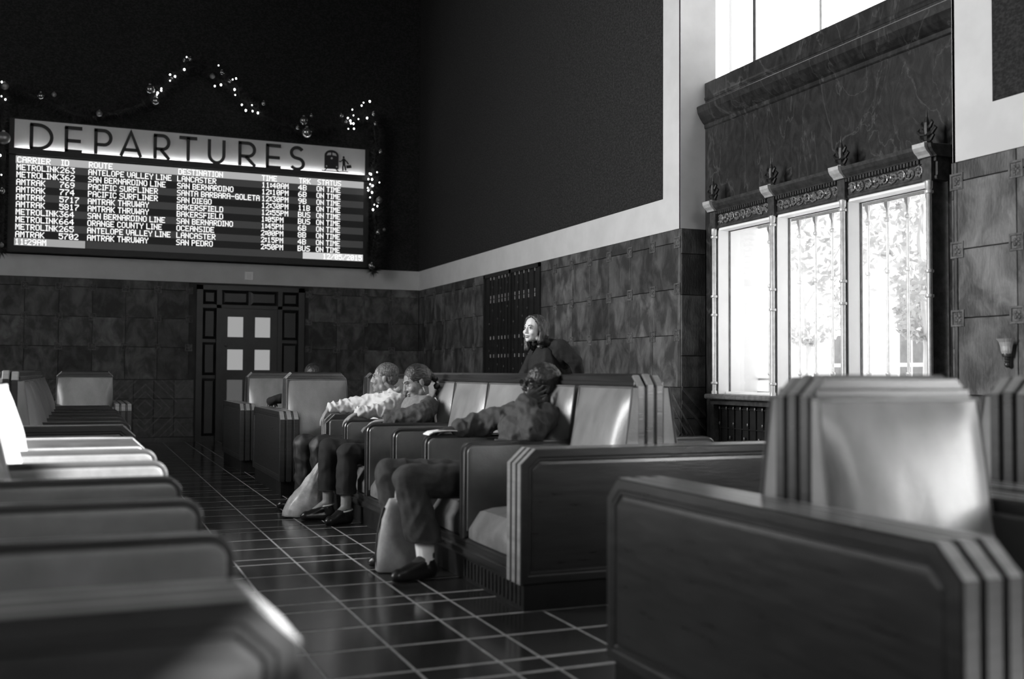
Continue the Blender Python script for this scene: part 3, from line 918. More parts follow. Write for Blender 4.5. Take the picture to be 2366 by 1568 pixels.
# ------------------------------------------------------------------ panelled door in the end wall
door = bpy.data.objects.new('door_1', None); COL.objects.link(door); door.location = (0, YB, 0)
struct(door, 'dark panelled wooden door with six small lit panes')
mb = MB().box((DX0, -.03, 0), (DX0+.09, .1, DZ1)).box((DX1-.09, -.03, 0), (DX1, .1, DZ1)).box((DX0, -.03, DZ1-.07), (DX1, .1, DZ1))
mb.box((1.86, -.02, 0), (1.93, .1, DZ1)).box((2.78, -.02, 0), (2.85, .1, DZ1)).box((DX0, -.02, 2.02), (DX1, .1, 2.07))
mb.build('door_frame', 'dark_wood', door)
def door_panel(x0, x1, z0, z1):
    mb = MB().loft([[(x0, .05, z0), (x1, .05, z0), (x1, .05, z1), (x0, .05, z1)], [(x0, .035, z0), (x1, .035, z0), (x1, .035, z1), (x0, .035, z1)],
                    [(x0+.04, .012, z0+.04), (x1-.04, .012, z0+.04), (x1-.04, .012, z1-.04), (x0+.04, .012, z1-.04)]])
    mb.build('panel', 'dark_wood', door)
for (x0, x1) in ((1.66, 1.86), (2.85, 3.10)):
    for (z0, z1) in ((.08, .95), (1.0, 1.5), (1.55, 2.01), (2.08, 2.29)): door_panel(x0, x1, z0, z1)
door_panel(1.95, 2.34, 2.08, 2.29); door_panel(2.37, 2.77, 2.08, 2.29)
MB().box((DX0+.05, .05, 0), (DX1-.05, .1, DZ1-.02)).build('backing', 'dark_wood', door)
leaf = MB()
xs = [1.93, 2.028, 2.262, 2.438, 2.672, 2.78]
zs = [.02, .55, .93, 1.08, 1.393, 1.583, 1.893, 2.02]
for i in range(0, 5, 2): leaf.box((xs[i], .0, .02), (xs[i+1], .05, 2.02))
for i in (1, 3):
    for a, b in ((0, 1), (2, 3), (4, 5), (6, 7)): leaf.box((xs[i], .0, zs[a]), (xs[i+1], .05, zs[b]))
lf = leaf.build('door_leaf', 'dark_wood', door)
for i in (1, 3):
    for a, b in ((1, 2), (3, 4), (5, 6)):
        p_ = MB().box((xs[i]-.005, .032, zs[a]-.005), (xs[i+1]+.005, .04, zs[b]+.005)).build('pane', 'dim_pane' if a == 1 else 'lit_pane', lf)
MB().lathe([(.0, 0), (.02, .005), (.022, .02), (.012, .03), (.012, .05)], (2.005, -.05, 1.45), 10, 1).build('door_knob', 'bronze', lf, True)

# small pale box on the plaster band
t_ = thing('wall_notice', 'small square pale plate on the plaster band above the door', 'wall plate', (2.334, YB-.012, 2.525))
MB().loft([[(-.064, 0, -.064), (.064, 0, -.064), (.064, 0, .064), (-.064, 0, .064)], [(-.064, -.012, -.064), (.064, -.012, -.064), (.064, -.012, .064), (-.064, -.012, .064)],
           [(-.058, -.018, -.058), (.058, -.018, -.058), (.058, -.018, .058), (-.058, -.018, .058)]]).build('plate', 'white_paint', t_)
for z in (-.03, 0, .03): MB().box((-.035, -.0195, z-.003), (.035, -.017, z+.003)).build('slot', 'pale_metal', t_)
# ------------------------------------------------------------------ outside: patio, trees, buildings
gr = struct(MB().box((5.98, -40, -.3), (60, 60, -.02)).build('ground_patio', 'patio'), 'bright patio outside the windows')
def building(name, label, a, b, arches, m='patio'):
    t = thing(name, label, 'building', (a[0], a[1], 0))
    w, d, h = b[0]-a[0], b[1]-a[1], b[2]
    MB().box((0, 0, -.02), (w, d, h)).build('wall', m, t)
    MB().box((-.3, -.3, h), (w+.3, d+.3, h+.35)).build('roof', 'bark', t)
    return t
b1 = building('patio_building', 'white patio building with an arched window seen through the right bay', (17.0, 10.0, 0), (22, 30.0, 4.6), 1)
for yc in (15.6, 17.9, 20.2):           # arched windows on its near face
    def arch(w, z0, z1, i=0): return [(yc-b1.location.y-w, z0), (yc-b1.location.y+w, z0)]+[(yc-b1.location.y+w*math.cos(R(q)), z1+w*math.sin(R(q))) for q in range(0, 181, 20)]
    f_ = MB().prism(arch(.44, .5, 2.85), 0, -.06, 0).build('window_frame', 'white_paint', b1)
    for (z0, z1) in ((.6, 1.25), (1.33, 2.02), (2.10, 2.78)):
        for s in (-1, 1):
            y_ = yc-b1.location.y
            MB().box((-.075, y_+s*.03, z0), (-.05, y_+s*.36, z1)).build('pane', 'dim_glass', f_)
    MB().prism([(yc-b1.location.y-.36, 2.85), (yc-b1.location.y+.36, 2.85)]+[(yc-b1.location.y+.36*math.cos(R(q)), 2.85+.36*math.sin(R(q))) for q in range(20, 161, 20)], 0, -.075, -.05).build('pane', 'dim_glass', f_)
sun_block = building('patio_building', 'tall plain block added across the patio, out of view, to shade the tall window', (15.0, -4.4+3.6, 0), (20, 6.4, 19), 0)  # unseen block, added to keep the sun out of the visible window
def tree(loc, h, rad, seed, label):
    t = thing('patio_tree', label, 'tree', loc, group=None)
    rn = random.Random(seed); mb = MB()
    mb.tube([(0, 0, 0), (.05, .03, h*.3), (-.03, .08, h*.6), (.05, 0, h*.8)], [.08, .06, .04, .02], 8)
    for k in range(4):
        a = rn.uniform(0, 6.28); z0 = h*rn.uniform(.35, .7)
        mb.tube([(0, .04, z0), (math.cos(a)*rad*.5, math.sin(a)*rad*.5, z0+h*.15), (math.cos(a)*rad*.85, math.sin(a)*rad*.85, z0+h*.25)], [.022, .015, .006], 6)
    mb.build('trunk', 'bark', t, True)
    v, f = [], []
    for k in range(5200):
        a = rn.uniform(0, 6.28); zz = rn.uniform(-1, 1); rr = (1-zz*zz)**.5*rn.random()**.4
        cl = mnoise.noise(Vector((math.cos(a)*rr*2.2, math.sin(a)*rr*2.2, zz*2.2+seed)))
        if cl < -.05: continue
        c = Vector((rad*rr*math.cos(a), rad*rr*math.sin(a), h*.68+zz*h*.36))
        d = Vector((rn.uniform(-1, 1), rn.uniform(-1, 1), rn.uniform(-1, .3))).normalized()*.075
        e = d.cross(Vector((rn.uniform(-1, 1), rn.uniform(-1, 1), rn.uniform(-1, 1)))).normalized()*.032
        n = len(v); v += [c-d, c+e, c+d, c-e]; f.append((n, n+1, n+2, n+3))
    m = MB(); m.add(v, f)
    me = bpy.data.meshes.new('foliage'); me.from_pydata([tuple(q) for q in v], [], f); me.materials.append(MATS['leaf'])
    tag(put('foliage', me, t), kind='stuff')
tree((9.9, 12.55, 0), 4.7, 1.15, 1, 'leafy patio tree seen through the middle window bay')
tree((9.9, 10.20, 0), 4.7, 1.10, 5, 'leafy patio tree seen through the right window bay')

# ------------------------------------------------------------------ departure board
BY = 16.17
db = thing('departure_board', 'large lit departures board with rows of train times on the end wall', 'departure board', (1.575, BY, 2.72))
ox, oz = 1.575, 2.72
def bp(mb, name, m, parent=db, **k):
    return mb.build(name, m, parent, **k)
def BX(x0, z0, x1, z1, d0, d1):      # box on the board: depth d measured towards the viewer
    return MB().box((x0-ox, -d1, z0-oz), (x1-ox, -d0, z1-oz))
hs = MB()
hs.box((-1.02-ox, 0, 2.73-oz), (4.17-ox, .14, 4.62-oz))
hs.box((-1.02-ox, -.03, 2.73-oz), (4.17-ox, 0, 2.80-oz))
bp(hs, 'housing', 'housing')
bp(BX(-.955, 4.175, 4.10, 4.605, 0, .012), 'header_panel', 'header_white')
bp(BX(-.93, 4.166, 4.08, 4.172, .020, .040), 'light_strip', 'strip_light')
bp(BX(-1.02, 4.10, 4.17, 4.186, .058, .066), 'strip_lip', 'housing')
bp(BX(-1.02, 4.10, 4.17, 4.16, 0, .06), 'strip_shelf', 'housing')
# lettering of the header, cut from strokes
def stroke(mb, pts, w, d0, d1):
    pts = [p_ for i, p_ in enumerate(pts) if i == 0 or (Vector(p_)-Vector(pts[i-1])).length > 1e-4]
    n = len(pts); L_, R_ = [], []
    for i, p_ in enumerate(pts):
        a = Vector(pts[max(i-1, 0)]); b = Vector(pts[min(i+1, n-1)]); t = (b-a).normalized(); nn = Vector((-t.y, t.x))*w/2
        if 0 < i < n-1:
            t1_ = (Vector(p_)-a).normalized(); c = max(.5, t.dot(t1_)); nn = nn/c
        L_.append(Vector(p_)+nn); R_.append(Vector(p_)-nn)
    for i in range(n-1):
        q = [L_[i], L_[i+1], R_[i+1], R_[i]]
        mb.loft([[(p_.x-ox, -d0, p_.y-oz) for p_ in q], [(p_.x-ox, -d1, p_.y-oz) for p_ in q]])
def glyph(ch):
    A = lambda cx, cz, rx, rz, a0, a1, n=14: [(cx+rx*math.cos(R(a0+(a1-a0)*k/n)), cz+rz*math.sin(R(a0+(a1-a0)*k/n))) for k in range(n+1)]
    return {'D': [[(.06, 0), (.06, 1)], [(.0, .97), (.35, .97)]+A(.35, .5, .61, .47, 90, -90)+[(.0, .03)]],
            'E': [[(.09, 0), (.09, 1)], [(0, .97), (1, .97)], [(.1, .45), (.93, .45)], [(0, .03), (1, .03)]],
            'P': [[(.09, 0), (.09, 1)], [(0, .97), (.5, .97)]+A(.55, .68, .40, .29, 90, -90)+[(.1, .39)]],
            'A': [[(.03, 0), (.5, 1), (.97, 0)], [(.18, .27), (.82, .27)]],
            'R': [[(.09, 0), (.09, 1)], [(0, .97), (.5, .97)]+A(.55, .69, .38, .28, 90, -90)+[(.1, .41)], [(.42, .41), (.97, 0)]],
            'T': [[(.5, 0), (.5, 1)], [(0, .97), (1, .97)]],
            'U': [[(.08, 1), (.08, .38)]+A(.5, .38, .42, .35, 180, 360)+[(.92, 1)]],
            'S': [A(.5, .74, .38, .23, 30, 250)+A(.5, .265, .42, .235, 80, -150)]}[ch]
LET = [('D', -.752, -.46), ('E', -.301, -.072), ('P', .09, .325), ('A', .443, .735), ('R', .904, 1.13), ('T', 1.265, 1.519), ('U', 1.676, 1.93), ('R', 2.122, 2.381), ('E', 2.538, 2.762), ('S', 2.895, 3.13)]
for ch, x0, x1 in LET:
    mb = MB()
    for s_ in glyph(ch): stroke(mb, [(x0+(x1-x0)*u, 4.188+.358*v) for u, v in s_], .046, .045, .064)
    bp(mb, 'letter', 'black_letter')
# train front and running traveller
def poly(mb, pts, d0, d1): mb.loft([[(x-ox, -d0, z-oz) for x, z in pts], [(x-ox, -d1, z-oz) for x, z in pts]])
mb = MB()
poly(mb, [(3.445, 4.25), (3.665, 4.25), (3.665, 4.46)]+[(3.555+.11*math.cos(R(a)), 4.46+.085*math.sin(R(a))) for a in range(0, 181, 15)]+[(3.445, 4.46)], .03, .05)
poly(mb, [(3.40, 4.205), (3.70, 4.205), (3.70, 4.218), (3.40, 4.218)], .03, .05)
for a in (3.43, 3.66): poly(mb, [(a, 4.21), (a+.02, 4.21), (a+.04*(1 if a < 3.5 else -1)+.02, 4.25), (a+.04*(1 if a < 3.5 else -1), 4.25)], .03, .05)
icon = bp(mb, 'train_symbol', 'black_letter')
mb = MB()
poly(mb, [(3.475, 4.455), (3.545, 4.465), (3.545, 4.505), (3.495, 4.495)], .05, .054)
poly(mb, [(3.635, 4.455), (3.565, 4.465), (3.565, 4.505), (3.615, 4.495)], .05, .054)
for c, r in (((3.555, 4.415), .017), ((3.475, 4.285), .012), ((3.635, 4.285), .012)):
    poly(mb, [(c[0]+r*math.cos(R(a)), c[1]+r*math.sin(R(a))) for a in range(0, 360, 40)], .05, .054)
bp(mb, 'train_lamps', 'header_white', icon)
mb = MB()
mb.ell((3.748-ox, -.04, 4.447-oz), (.017, .01, .019), nu=10, nv=6)
def limb(pts, w): stroke(mb, pts, w, .032, .05)
limb([(3.748, 4.425), (3.752, 4.33)], .042); limb([(3.745, 4.34), (3.735, 4.29), (3.738, 4.235)], .02); limb([(3.76, 4.34), (3.775, 4.29), (3.785, 4.24)], .02)
limb([(3.74, 4.415), (3.70, 4.375), (3.675, 4.38)], .014); limb([(3.76, 4.415), (3.80, 4.38), (3.825, 4.345)], .014)
limb([(3.70, 4.222), (3.82, 4.222)], .01)
poly(mb, [(3.80, 4.275), (3.875, 4.29), (3.865, 4.335), (3.79, 4.32)], .032, .05)
bp(mb, 'traveller_symbol', 'black_letter')
# LED screen: row bands
SX0, SX1, SZ0, SZ1 = -.932, 4.083, 2.817, 4.085
RH = (SZ1-SZ0)/12
bp(BX(SX0, SZ0, SX1, SZ1, 0, .006), 'screen', 'led_black')
for r in range(12):
    z1_ = SZ1-RH*r; z0_ = z1_-RH
    if r == 0: bp(BX(SX0, z0_, SX1, z1_, .006, .008), 'row_band', 'led_head')
    elif r == 11:
        bp(BX(SX0, z0_, -.006, z1_, .006, .008), 'row_band', 'led_mid'); bp(BX(.006, z0_, 3.115, z1_, .006, .008), 'row_band', 'led_grey')
        bp(BX(3.127, z0_, SX1, z1_, .006, .008), 'row_band', 'led_bright')
    elif r % 2: bp(BX(SX0, z0_, SX1, z1_, .006, .008), 'row_band', 'led_grey')
FONT = dict(A='0E11111F111111', B='1E11111E11111E', C='0E11101010110E', D='1E11111111111E', E='1F10101E10101F', F='1F10101E101010', G='0E11101711110F',
            H='1111111F111111', I='07020202020207', K='11121418141211', L='1010101010101F', M='111B1515111111', N='11111915131111', O='0E11111111110E',
            P='1E11111E101010', R='1E11111E141211', S='0F10100E01011E', T='1F040404040404', U='1111111111110E', V='11111111110A04', W='11111115151B11',
            Y='11110A04040404', **{'0': '0E11131519110E', '1': '040C040404040E', '2': '0E11010204081F', '3': '1F02040201110E', '4': '02060A121F0202',
            '5': '1F101E0101110E', '6': '0608101E11110E', '7': '1F010204080808', '8': '0E11110E11110E', '9': '0E11110F01020C', ':': '00030300030300', '/': '01010204081010', '-': '0000001F000000'})
def led_text(txt, x0, x1, row, m='led_text'):
    cells = []; cur = 0
    for ch in txt:
        if ch == ' ': cur += 3; continue
        wd = 3 if ch == 'I' else 2 if ch == ':' else 5
        rows = [int(FONT[ch][2*k:2*k+2], 16) for k in range(7)]
        for k, bits in enumerate(rows):
            for c in range(wd):
                if bits >> (wd-1-c) & 1: cells.append((cur+c, k))
        cur += wd+1
    u = (x1-x0)/(cur-1); v = RH*.80/7
    zt = SZ1-RH*row-RH*.10
    mb = MB()
    for c, k in cells:
        a = x0+c*u-ox; b = a+u*1.22; z1_ = zt-k*v-oz; z0_ = z1_-v*1.12
        mb.add([(a, -.0095, z0_), (b, -.0095, z0_), (b, -.0095, z1_), (a, -.0095, z1_)], [(0, 1, 2, 3)])
    tag(bp(mb, 'led_text', m), kind='stuff')
ROWS = [('METROLINK', '263', 'ANTELOPE VALLEY LINE', 'LANCASTER', '11:40AM', '4B'), ('METROLINK', '362', 'SAN BERNARDINO LINE', 'SAN BERNARDINO', '12:10PM', '6B'),
        ('AMTRAK', '769', 'PACIFIC SURFLINER', 'SANTA BARBARA-GOLETA', '12:30PM', '9B'), ('AMTRAK', '774', 'PACIFIC SURFLINER', 'SAN DIEGO', '12:30PM', '11B'),
        ('AMTRAK', '5717', 'AMTRAK THRUWAY', 'BAKERSFIELD', '12:55PM', 'BUS'), ('AMTRAK', '5817', 'AMTRAK THRUWAY', 'BAKERSFIELD', '1:05PM', 'BUS'),
        ('METROLINK', '364', 'SAN BERNARDINO LINE', 'SAN BERNARDINO', '1:45PM', '6B'), ('METROLINK', '664', 'ORANGE COUNTY LINE', 'OCEANSIDE', '2:00PM', '8B'),
        ('METROLINK', '265', 'ANTELOPE VALLEY LINE', 'LANCASTER', '2:15PM', '4B'), ('AMTRAK', '5702', 'AMTRAK THRUWAY', 'SAN PEDRO', '2:50PM', 'BUS')]
WID = {'METROLINK': .548, 'AMTRAK': .372, 'ANTELOPE VALLEY LINE': 1.144, 'SAN BERNARDINO LINE': 1.063, 'PACIFIC SURFLINER': .955, 'AMTRAK THRUWAY': .833, 'ORANGE COUNTY LINE': 1.02,
       'LANCASTER': .562, 'SAN BERNARDINO': .816, 'SANTA BARBARA-GOLETA': 1.21, 'SAN DIEGO': .498, 'BAKERSFIELD': .669, 'OCEANSIDE': .542, 'SAN PEDRO': .524,
       '4B': .127, '6B': .127, '8B': .127, '9B': .127, '11B': .182, 'BUS': .189}
for t, x0, x1 in (('CARRIER', -.914, -.485), ('ID', -.344, -.241), ('ROUTE', .023, .344), ('DESTINATION', 1.259, 1.903), ('TIME', 2.484, 2.714), ('TRK', 3.053, 3.235), ('STATUS', 3.344, 3.715)):
    led_text(t, x0, x1, 0)
for r, row in enumerate(ROWS):
    for t, x0 in zip(row, (-.92, -.358, .018, 1.245, 2.484, 3.045)):
        w_ = WID.get(t) or ({3: .194, 4: .257}[len(t)] if t.isdigit() else (.409 if len(t) == 7 else .336))
        led_text(t, x0, x0+w_, r+1)
    led_text('ON TIME', 3.33, 3.708, r+1)
led_text('11:29AM', -.942+.02, -.52, 11); led_text('12/05/2015', 3.44, 4.062, 11)

# ------------------------------------------------------------------ garland with lights and baubles
GPATH = [(-1.10, 2.70), (-1.08, 3.4), (-1.10, 4.1), (-1.12, 4.70), (-1.05, 5.02), (-.60, 4.92), (-.1, 4.74), (.35, 4.82), (.80, 5.04), (1.10, 5.36), (1.40, 5.66), (1.70, 5.55), (2.05, 5.32),
         (2.40, 5.05), (2.75, 4.88), (3.10, 4.84), (3.55, 4.95), (3.90, 5.10), (4.18, 5.10), (4.26, 4.70), (4.22, 4.20), (4.22, 3.75), (4.28, 3.30), (4.22, 2.95), (4.24, 2.66)]
def gp(t):
    t = max(0, min(.9999, t))*(len(GPATH)-1); i = int(t); f = t-i
    p0, p1, p2, p3 = GPATH[max(i-1, 0)], GPATH[i], GPATH[i+1], GPATH[min(i+2, len(GPATH)-1)]
    o = []
    for k in (0, 1):
        o.append(.5*((2*p1[k])+(-p0[k]+p2[k])*f+(2*p0[k]-5*p1[k]+4*p2[k]-p3[k])*f*f+(-p0[k]+3*p1[k]-3*p2[k]+p3[k])*f**3))
    return Vector((o[0], 16.12, o[1]))
gl = thing('garland', 'dark evergreen garland swagged over and down both sides of the departures board', 'garland', (1.5, 16.12, 2.6))
go = Vector((1.5, 16.12, 2.6))
MB().tube([gp(k/120)-go for k in range(121)], .03, 6).build('core', 'needles', gl)
rn = random.Random(11); v, f = [], []
for k in range(9000):
    c = gp(rn.random())-go
    a = rn.uniform(0, 6.28); el = rn.uniform(-1, 1)
    d = Vector((math.cos(a)*(1-el*el)**.5, math.sin(a)*(1-el*el)**.5*.8-.2, el))
    p0 = c+d*.02; p1 = c+d*rn.uniform(.08, .17)
    e = d.cross(Vector((rn.uniform(-1, 1), rn.uniform(-1, 1), rn.uniform(-1, 1)))).normalized()*.006
    n = len(v); v += [p0-e, p0+e, p1]; f.append((n, n+1, n+2))
me = bpy.data.meshes.new('needle_foliage'); me.from_pydata([tuple(q) for q in v], [], f); me.materials.append(MATS['needles'])
tag(put('needle_foliage', me, gl), kind='stuff')
ls = thing('light_string', 'string of small white lights wound into the garland', 'string lights', (1.5, 16.03, 2.6))
bo = Vector((1.5, 16.03, 2.6))
MB().tube([gp(k/200)-go+Vector((.05*math.sin(k*.9), -.03, .05*math.cos(k*.7))) for k in range(201)], .004, 4).build('wire', 'needles', ls)
BULBS = [(1.80,5.65),(1.11,5.43),(1.18,5.41),(1.11,5.34),(0.99,5.21),(0.94,5.14),(0.93,5.11),(0.99,5.18),(1.31,5.53),(1.34,5.72),(1.75,5.33),(1.84,5.36),(2.01,5.46),(2.06,5.48),(2.04,5.31),(2.05,5.23),(2.15,5.09),(2.21,5.01),(2.30,5.10),(2.31,5.01),(2.39,4.99),(4.03,5.32),(4.00,5.27),(4.13,5.35),(3.95,5.05),(3.78,5.05),(3.82,5.01),(3.87,5.10),(3.83,4.97),(3.87,4.97),(3.79,4.88),(3.88,4.89),(4.09,5.08),(3.85,5.19),(4.14,4.20),(4.16,4.19),(4.26,4.23),(4.12,4.11),(4.18,4.11),(4.30,4.07),(4.15,4.03),(4.19,4.01),(4.11,3.97),(4.12,3.93),(4.18,3.90),(4.15,3.82),(4.27,3.69),(4.20,3.63),(4.22,3.71),(-1.12,5.07),(-1.09,5.04),(-1.12,4.87),(-1.07,4.83),(-1.12,4.04),(-1.10,3.77)]
bms = [MB().ell((0, 0, 0), (r, r, r*1.25), nu=8, nv=6).mesh('light_bulb', 'bulb') for r in (.008, .011, .014)]
for k, (x, z) in enumerate(BULBS):
    put('light_bulb', bms[(k*7) % 3], ls, (x-bo.x, -.02, z-bo.z))
BAUB = [(0.83,5.17,.070),(0.91,5.01,.063),(1.13,5.36,.025),(0.15,4.75,.044),(-0.62,4.92,.051),(-0.45,4.96,.032),(-1.08,5.01,.051),(-1.08,4.28,.089),(-1.09,3.54,.044),(-1.08,2.79,.032),(1.39,5.69,.032),(1.30,5.66,.025),(1.71,5.47,.038),(1.85,5.54,.038),(1.96,5.42,.025),(2.47,5.14,.038),(3.08,4.93,.070),(3.13,4.75,.082),(3.20,5.02,.032),(2.99,4.82,.032),(3.67,5.07,.032),(3.74,4.98,.025),(4.19,5.15,.038),(4.22,4.99,.032),(4.31,4.56,.032),(4.16,3.95,.038),(4.29,3.78,.051),(4.28,3.27,.038),(4.38,3.32,.025),(4.18,2.73,.051)]
def where(x, z):
    if x < -.9: return 'down the left side of the departures board'
    if x < .5: return 'in the left swag over the departures board'
    if x < 1.25: return 'on the rising garland left of its peak'
    if x < 2.2: return 'just about the peak of the garland'
    if x < 2.8: return 'on the garland falling right of its peak'
    if x < 3.4: return 'in the dip of the right swag above the train symbol'
    if z > 4.6: return 'at the upper right corner of the garland'
    return 'down the right side of the departures board'
def size_word(r): return 'large' if r > .06 else 'mid-sized' if r > .035 else 'small'
fam = {}
for x, z, r in BAUB: fam.setdefault((size_word(r), where(x, z)), []).append((z, x))
RANK = {1: ['lone'], 2: ['upper', 'lower'], 3: ['topmost', 'middle', 'lowest'], 4: ['topmost', 'second highest', 'third highest', 'lowest']}
for x, z, r in BAUB:
    key = (size_word(r), where(x, z)); l = sorted(fam[key], reverse=True)
    b = thing('bauble', '%s %s round bauble %s' % (RANK[len(l)][l.index((z, x))], key[0], key[1]), 'bauble', (x, 16.0-r*.4, z), group='baubles in the garland')
    put('ball', MB().ell((0, 0, 0), r, nu=16, nv=10).mesh('ball', 'bauble_gloss' if int(x*100) % 3 else 'bauble_matt', 'all'), b)
    MB().lathe([(r*.22, r*.95), (r*.22, r*1.15), (.002, r*1.2)], (0, 0, 0), 8).build('cap', 'pale_metal', b)
# ------------------------------------------------------------------ people
def V(*a): return Vector(a)
def blob(name, mb, m, parent, voxel=.007, smooth=4, fold=0., fscale=(14, 14, 14), local=None):
    """melt overlapping closed shapes into one continuous surface"""
    me = bpy.data.meshes.new('tmp'); me.from_pydata([tuple(p) for p in mb.v], [], mb.f)
    bm = bmesh.new(); bm.from_mesh(me); bmesh.ops.recalc_face_normals(bm, faces=bm.faces); bm.to_mesh(me); bm.free()
    o = bpy.data.objects.new('tmp', me); COL.objects.link(o)
    md = o.modifiers.new('r', 'REMESH'); md.mode = 'VOXEL'; md.voxel_size = voxel; md.use_smooth_shade = True
    if smooth:
        sm_ = o.modifiers.new('s', 'SMOOTH'); sm_.factor = .5; sm_.iterations = smooth
    dg = bpy.context.evaluated_depsgraph_get()
    ev = o.evaluated_get(dg)
    out = bpy.data.meshes.new_from_object(ev)
    bpy.data.objects.remove(o, do_unlink=True); bpy.data.meshes.remove(me)
    if fold:
        nrm = [v.normal.copy() for v in out.vertices]
        for v, n in zip(out.vertices, nrm):
            p_ = v.co
            q = Vector((p_.x*fscale[0], p_.y*fscale[1], p_.z*fscale[2]))
            h = max(-.5, 1-abs(mnoise.noise(q))*3.4)
            h2 = mnoise.noise(q*2.3+Vector((9, 3, 1)))
            v.co = p_+n*fold*(h*.8+h2*.5)
    out.name = name
    out.materials.clear(); out.materials.append(MATS[m])
    out.shade_smooth()
    base = parent.location
    for v in out.vertices: v.co -= base
    return put(name, out, parent)

def frame(f, tilt=0.):
    f = f.normalized(); r = f.cross(V(0, 0, 1)).normalized(); u = r.cross(f).normalized()
    if tilt:
        q = Matrix.Rotation(tilt, 3, f); r = q @ r; u = q @ u
    return r, f, u
def head_prims(mb, c, fr, k=1., jaw=1., ears=True, nose=1.):
    r, f, u = fr
    M = Matrix((r, f, u)).transposed()
    def E(p, s): mb.ell(c+k*(r*p[0]+f*p[1]+u*p[2]), tuple(k*q for q in s), M, 16, 10)
    def C(a, b, r0, r1): mb.cap(c+k*(r*a[0]+f*a[1]+u*a[2]), c+k*(r*b[0]+f*b[1]+u*b[2]), k*r0, k*r1, 10)
    E((0, -.012, .030), (.074, .094, .082))
    E((0, .030, -.028), (.060, .062, .080))
    E((0, .050, -.078*jaw), (.042, .040, .034))
    E((0, .075, -.100*jaw), (.020, .018, .015))
    C((-.045, .010, -.075), (.045, .010, -.075), .026, .026)
    C((-.026, .078, .024), (.026, .078, .024), .013, .013)
    for s in (-1, 1):
        E((s*.036, .062, -.030), (.026, .026, .024))
        if ears: E((s*.072, -.010, -.012), (.008, .016, .028)); E((s*.075, -.016, .004), (.008, .010, .011))
    C((0, .090, .010), (0, .104*nose, -.026), .0085, .0115); E((-.010, .094, -.032), (.009, .010, .008)); E((.010, .094, -.032), (.009, .010, .008))
    E((0, .088, -.058), (.023, .012, .0065)); E((0, .087, -.069), (.020, .012, .0075))
def hand_prims(mb, w, d, n, side=1, curl=(.35, .4, .45, .5), thumb=.5, k=1.):
    d = d.normalized(); n = (n-d*n.dot(d)).normalized(); s = d.cross(n)*side
    tips = []
    for i in range(4):
        o = (i-1.5)
        kn = w+k*(d*(.082-.006*abs(o-.3))+s*o*.0205)
        mb.cap(w+s*o*.011*k, kn, .0135*k, .0115*k, 8)
        L_ = (.072, .082, .077, .060)[i]*k; a = curl[i]*.6; p0 = kn
        for q, fr_ in enumerate((.45, .30, .25)):
            dd = (d*math.cos(a)+n*math.sin(a)+s*o*.10).normalized()
            p1 = p0+dd*L_*fr_; mb.cap(p0, p1, (.0088-.0008*q)*k, (.0082-.0009*q)*k, 8); p0 = p1; a += curl[i]
        tips.append(p0)
    t0 = w+k*(d*.022-s*.022); t1_ = t0+k*(d*.62-s*.70*(1-thumb*.5)+n*thumb*.8).normalized()*.042; t2_ = t1_+k*(d*.85-s*.20+n*thumb*.9).normalized()*.032
    mb.cap(w, t0, .015*k, .014*k, 8); mb.cap(t0, t1_, .013*k, .0105*k, 8); mb.cap(t1_, t2_, .0105*k, .008*k, 8)
    return tips
def limb3(mb, a, b, c, r):
    mb.cap(a, b, r[0], r[1]); mb.cap(b, c, r[1]*.98, r[2])
def face_bits(parent, c, fr, k=1., eye=True, brow='hair_dark', lips='lip', gaze=(0, 0), closed=False):
    r, f, u = fr; b = parent.location
    for s in (-1, 1):
        e0 = c+k*(r*s*.030+f*.0765+u*.004)
        if eye and not closed:
            M = Matrix((r, f, u)).transposed()
            e = MB().ell(e0-b, (.0135*k, .009*k, .0072*k), M, 12, 8).build('eye', 'eye_white', parent, 'all')
            MB().ell(e0+f*.0072*k+r*gaze[0]*k+u*gaze[1]*k-b, (.0058*k, .0028*k, .0062*k), M, 10, 6).build('iris', 'iris', e, 'all')
            pts = [e0+k*(r*.0145*math.cos(R(a))+u*(.0085*math.sin(R(a))-.0008)+f*(.0085-.0075*abs(math.cos(R(a)))**2))-b for a in range(0, 181, 20)]
            MB().tube(pts, .0016*k, 5).build('lash_line', brow, e)
        if closed:
            pts = [e0+k*(r*.014*math.cos(R(a))-u*.005*math.sin(R(a))+f*(.0075-.006*abs(math.cos(R(a)))**2))-b for a in range(0, 181, 20)]
            MB().tube(pts, .0018*k, 5).build('lash_line', brow, parent)
        pts = [c+k*(r*s*(.014+.034*t)+f*(.094-.022*t*t)+u*(.0235+.007*math.sin(t*2.4)))-b for t in [q/6 for q in range(7)]]
        MB().tube(pts, [k*w for w in (.0016, .0026, .0028, .0026, .0022, .0016, .0008)], 6).build('eyebrow', brow, parent)
    if lips:
        M = Matrix((r, f, u)).transposed()
        l = MB().ell(c+k*(f*.0930-u*.0585)-b, (.0205*k, .0085*k, .0050*k), M, 12, 6)
        l.ell(c+k*(f*.0925-u*.0695)-b, (.0180*k, .0090*k, .0058*k), M, 12, 6)
        l.build('lips', lips, parent, 'all')
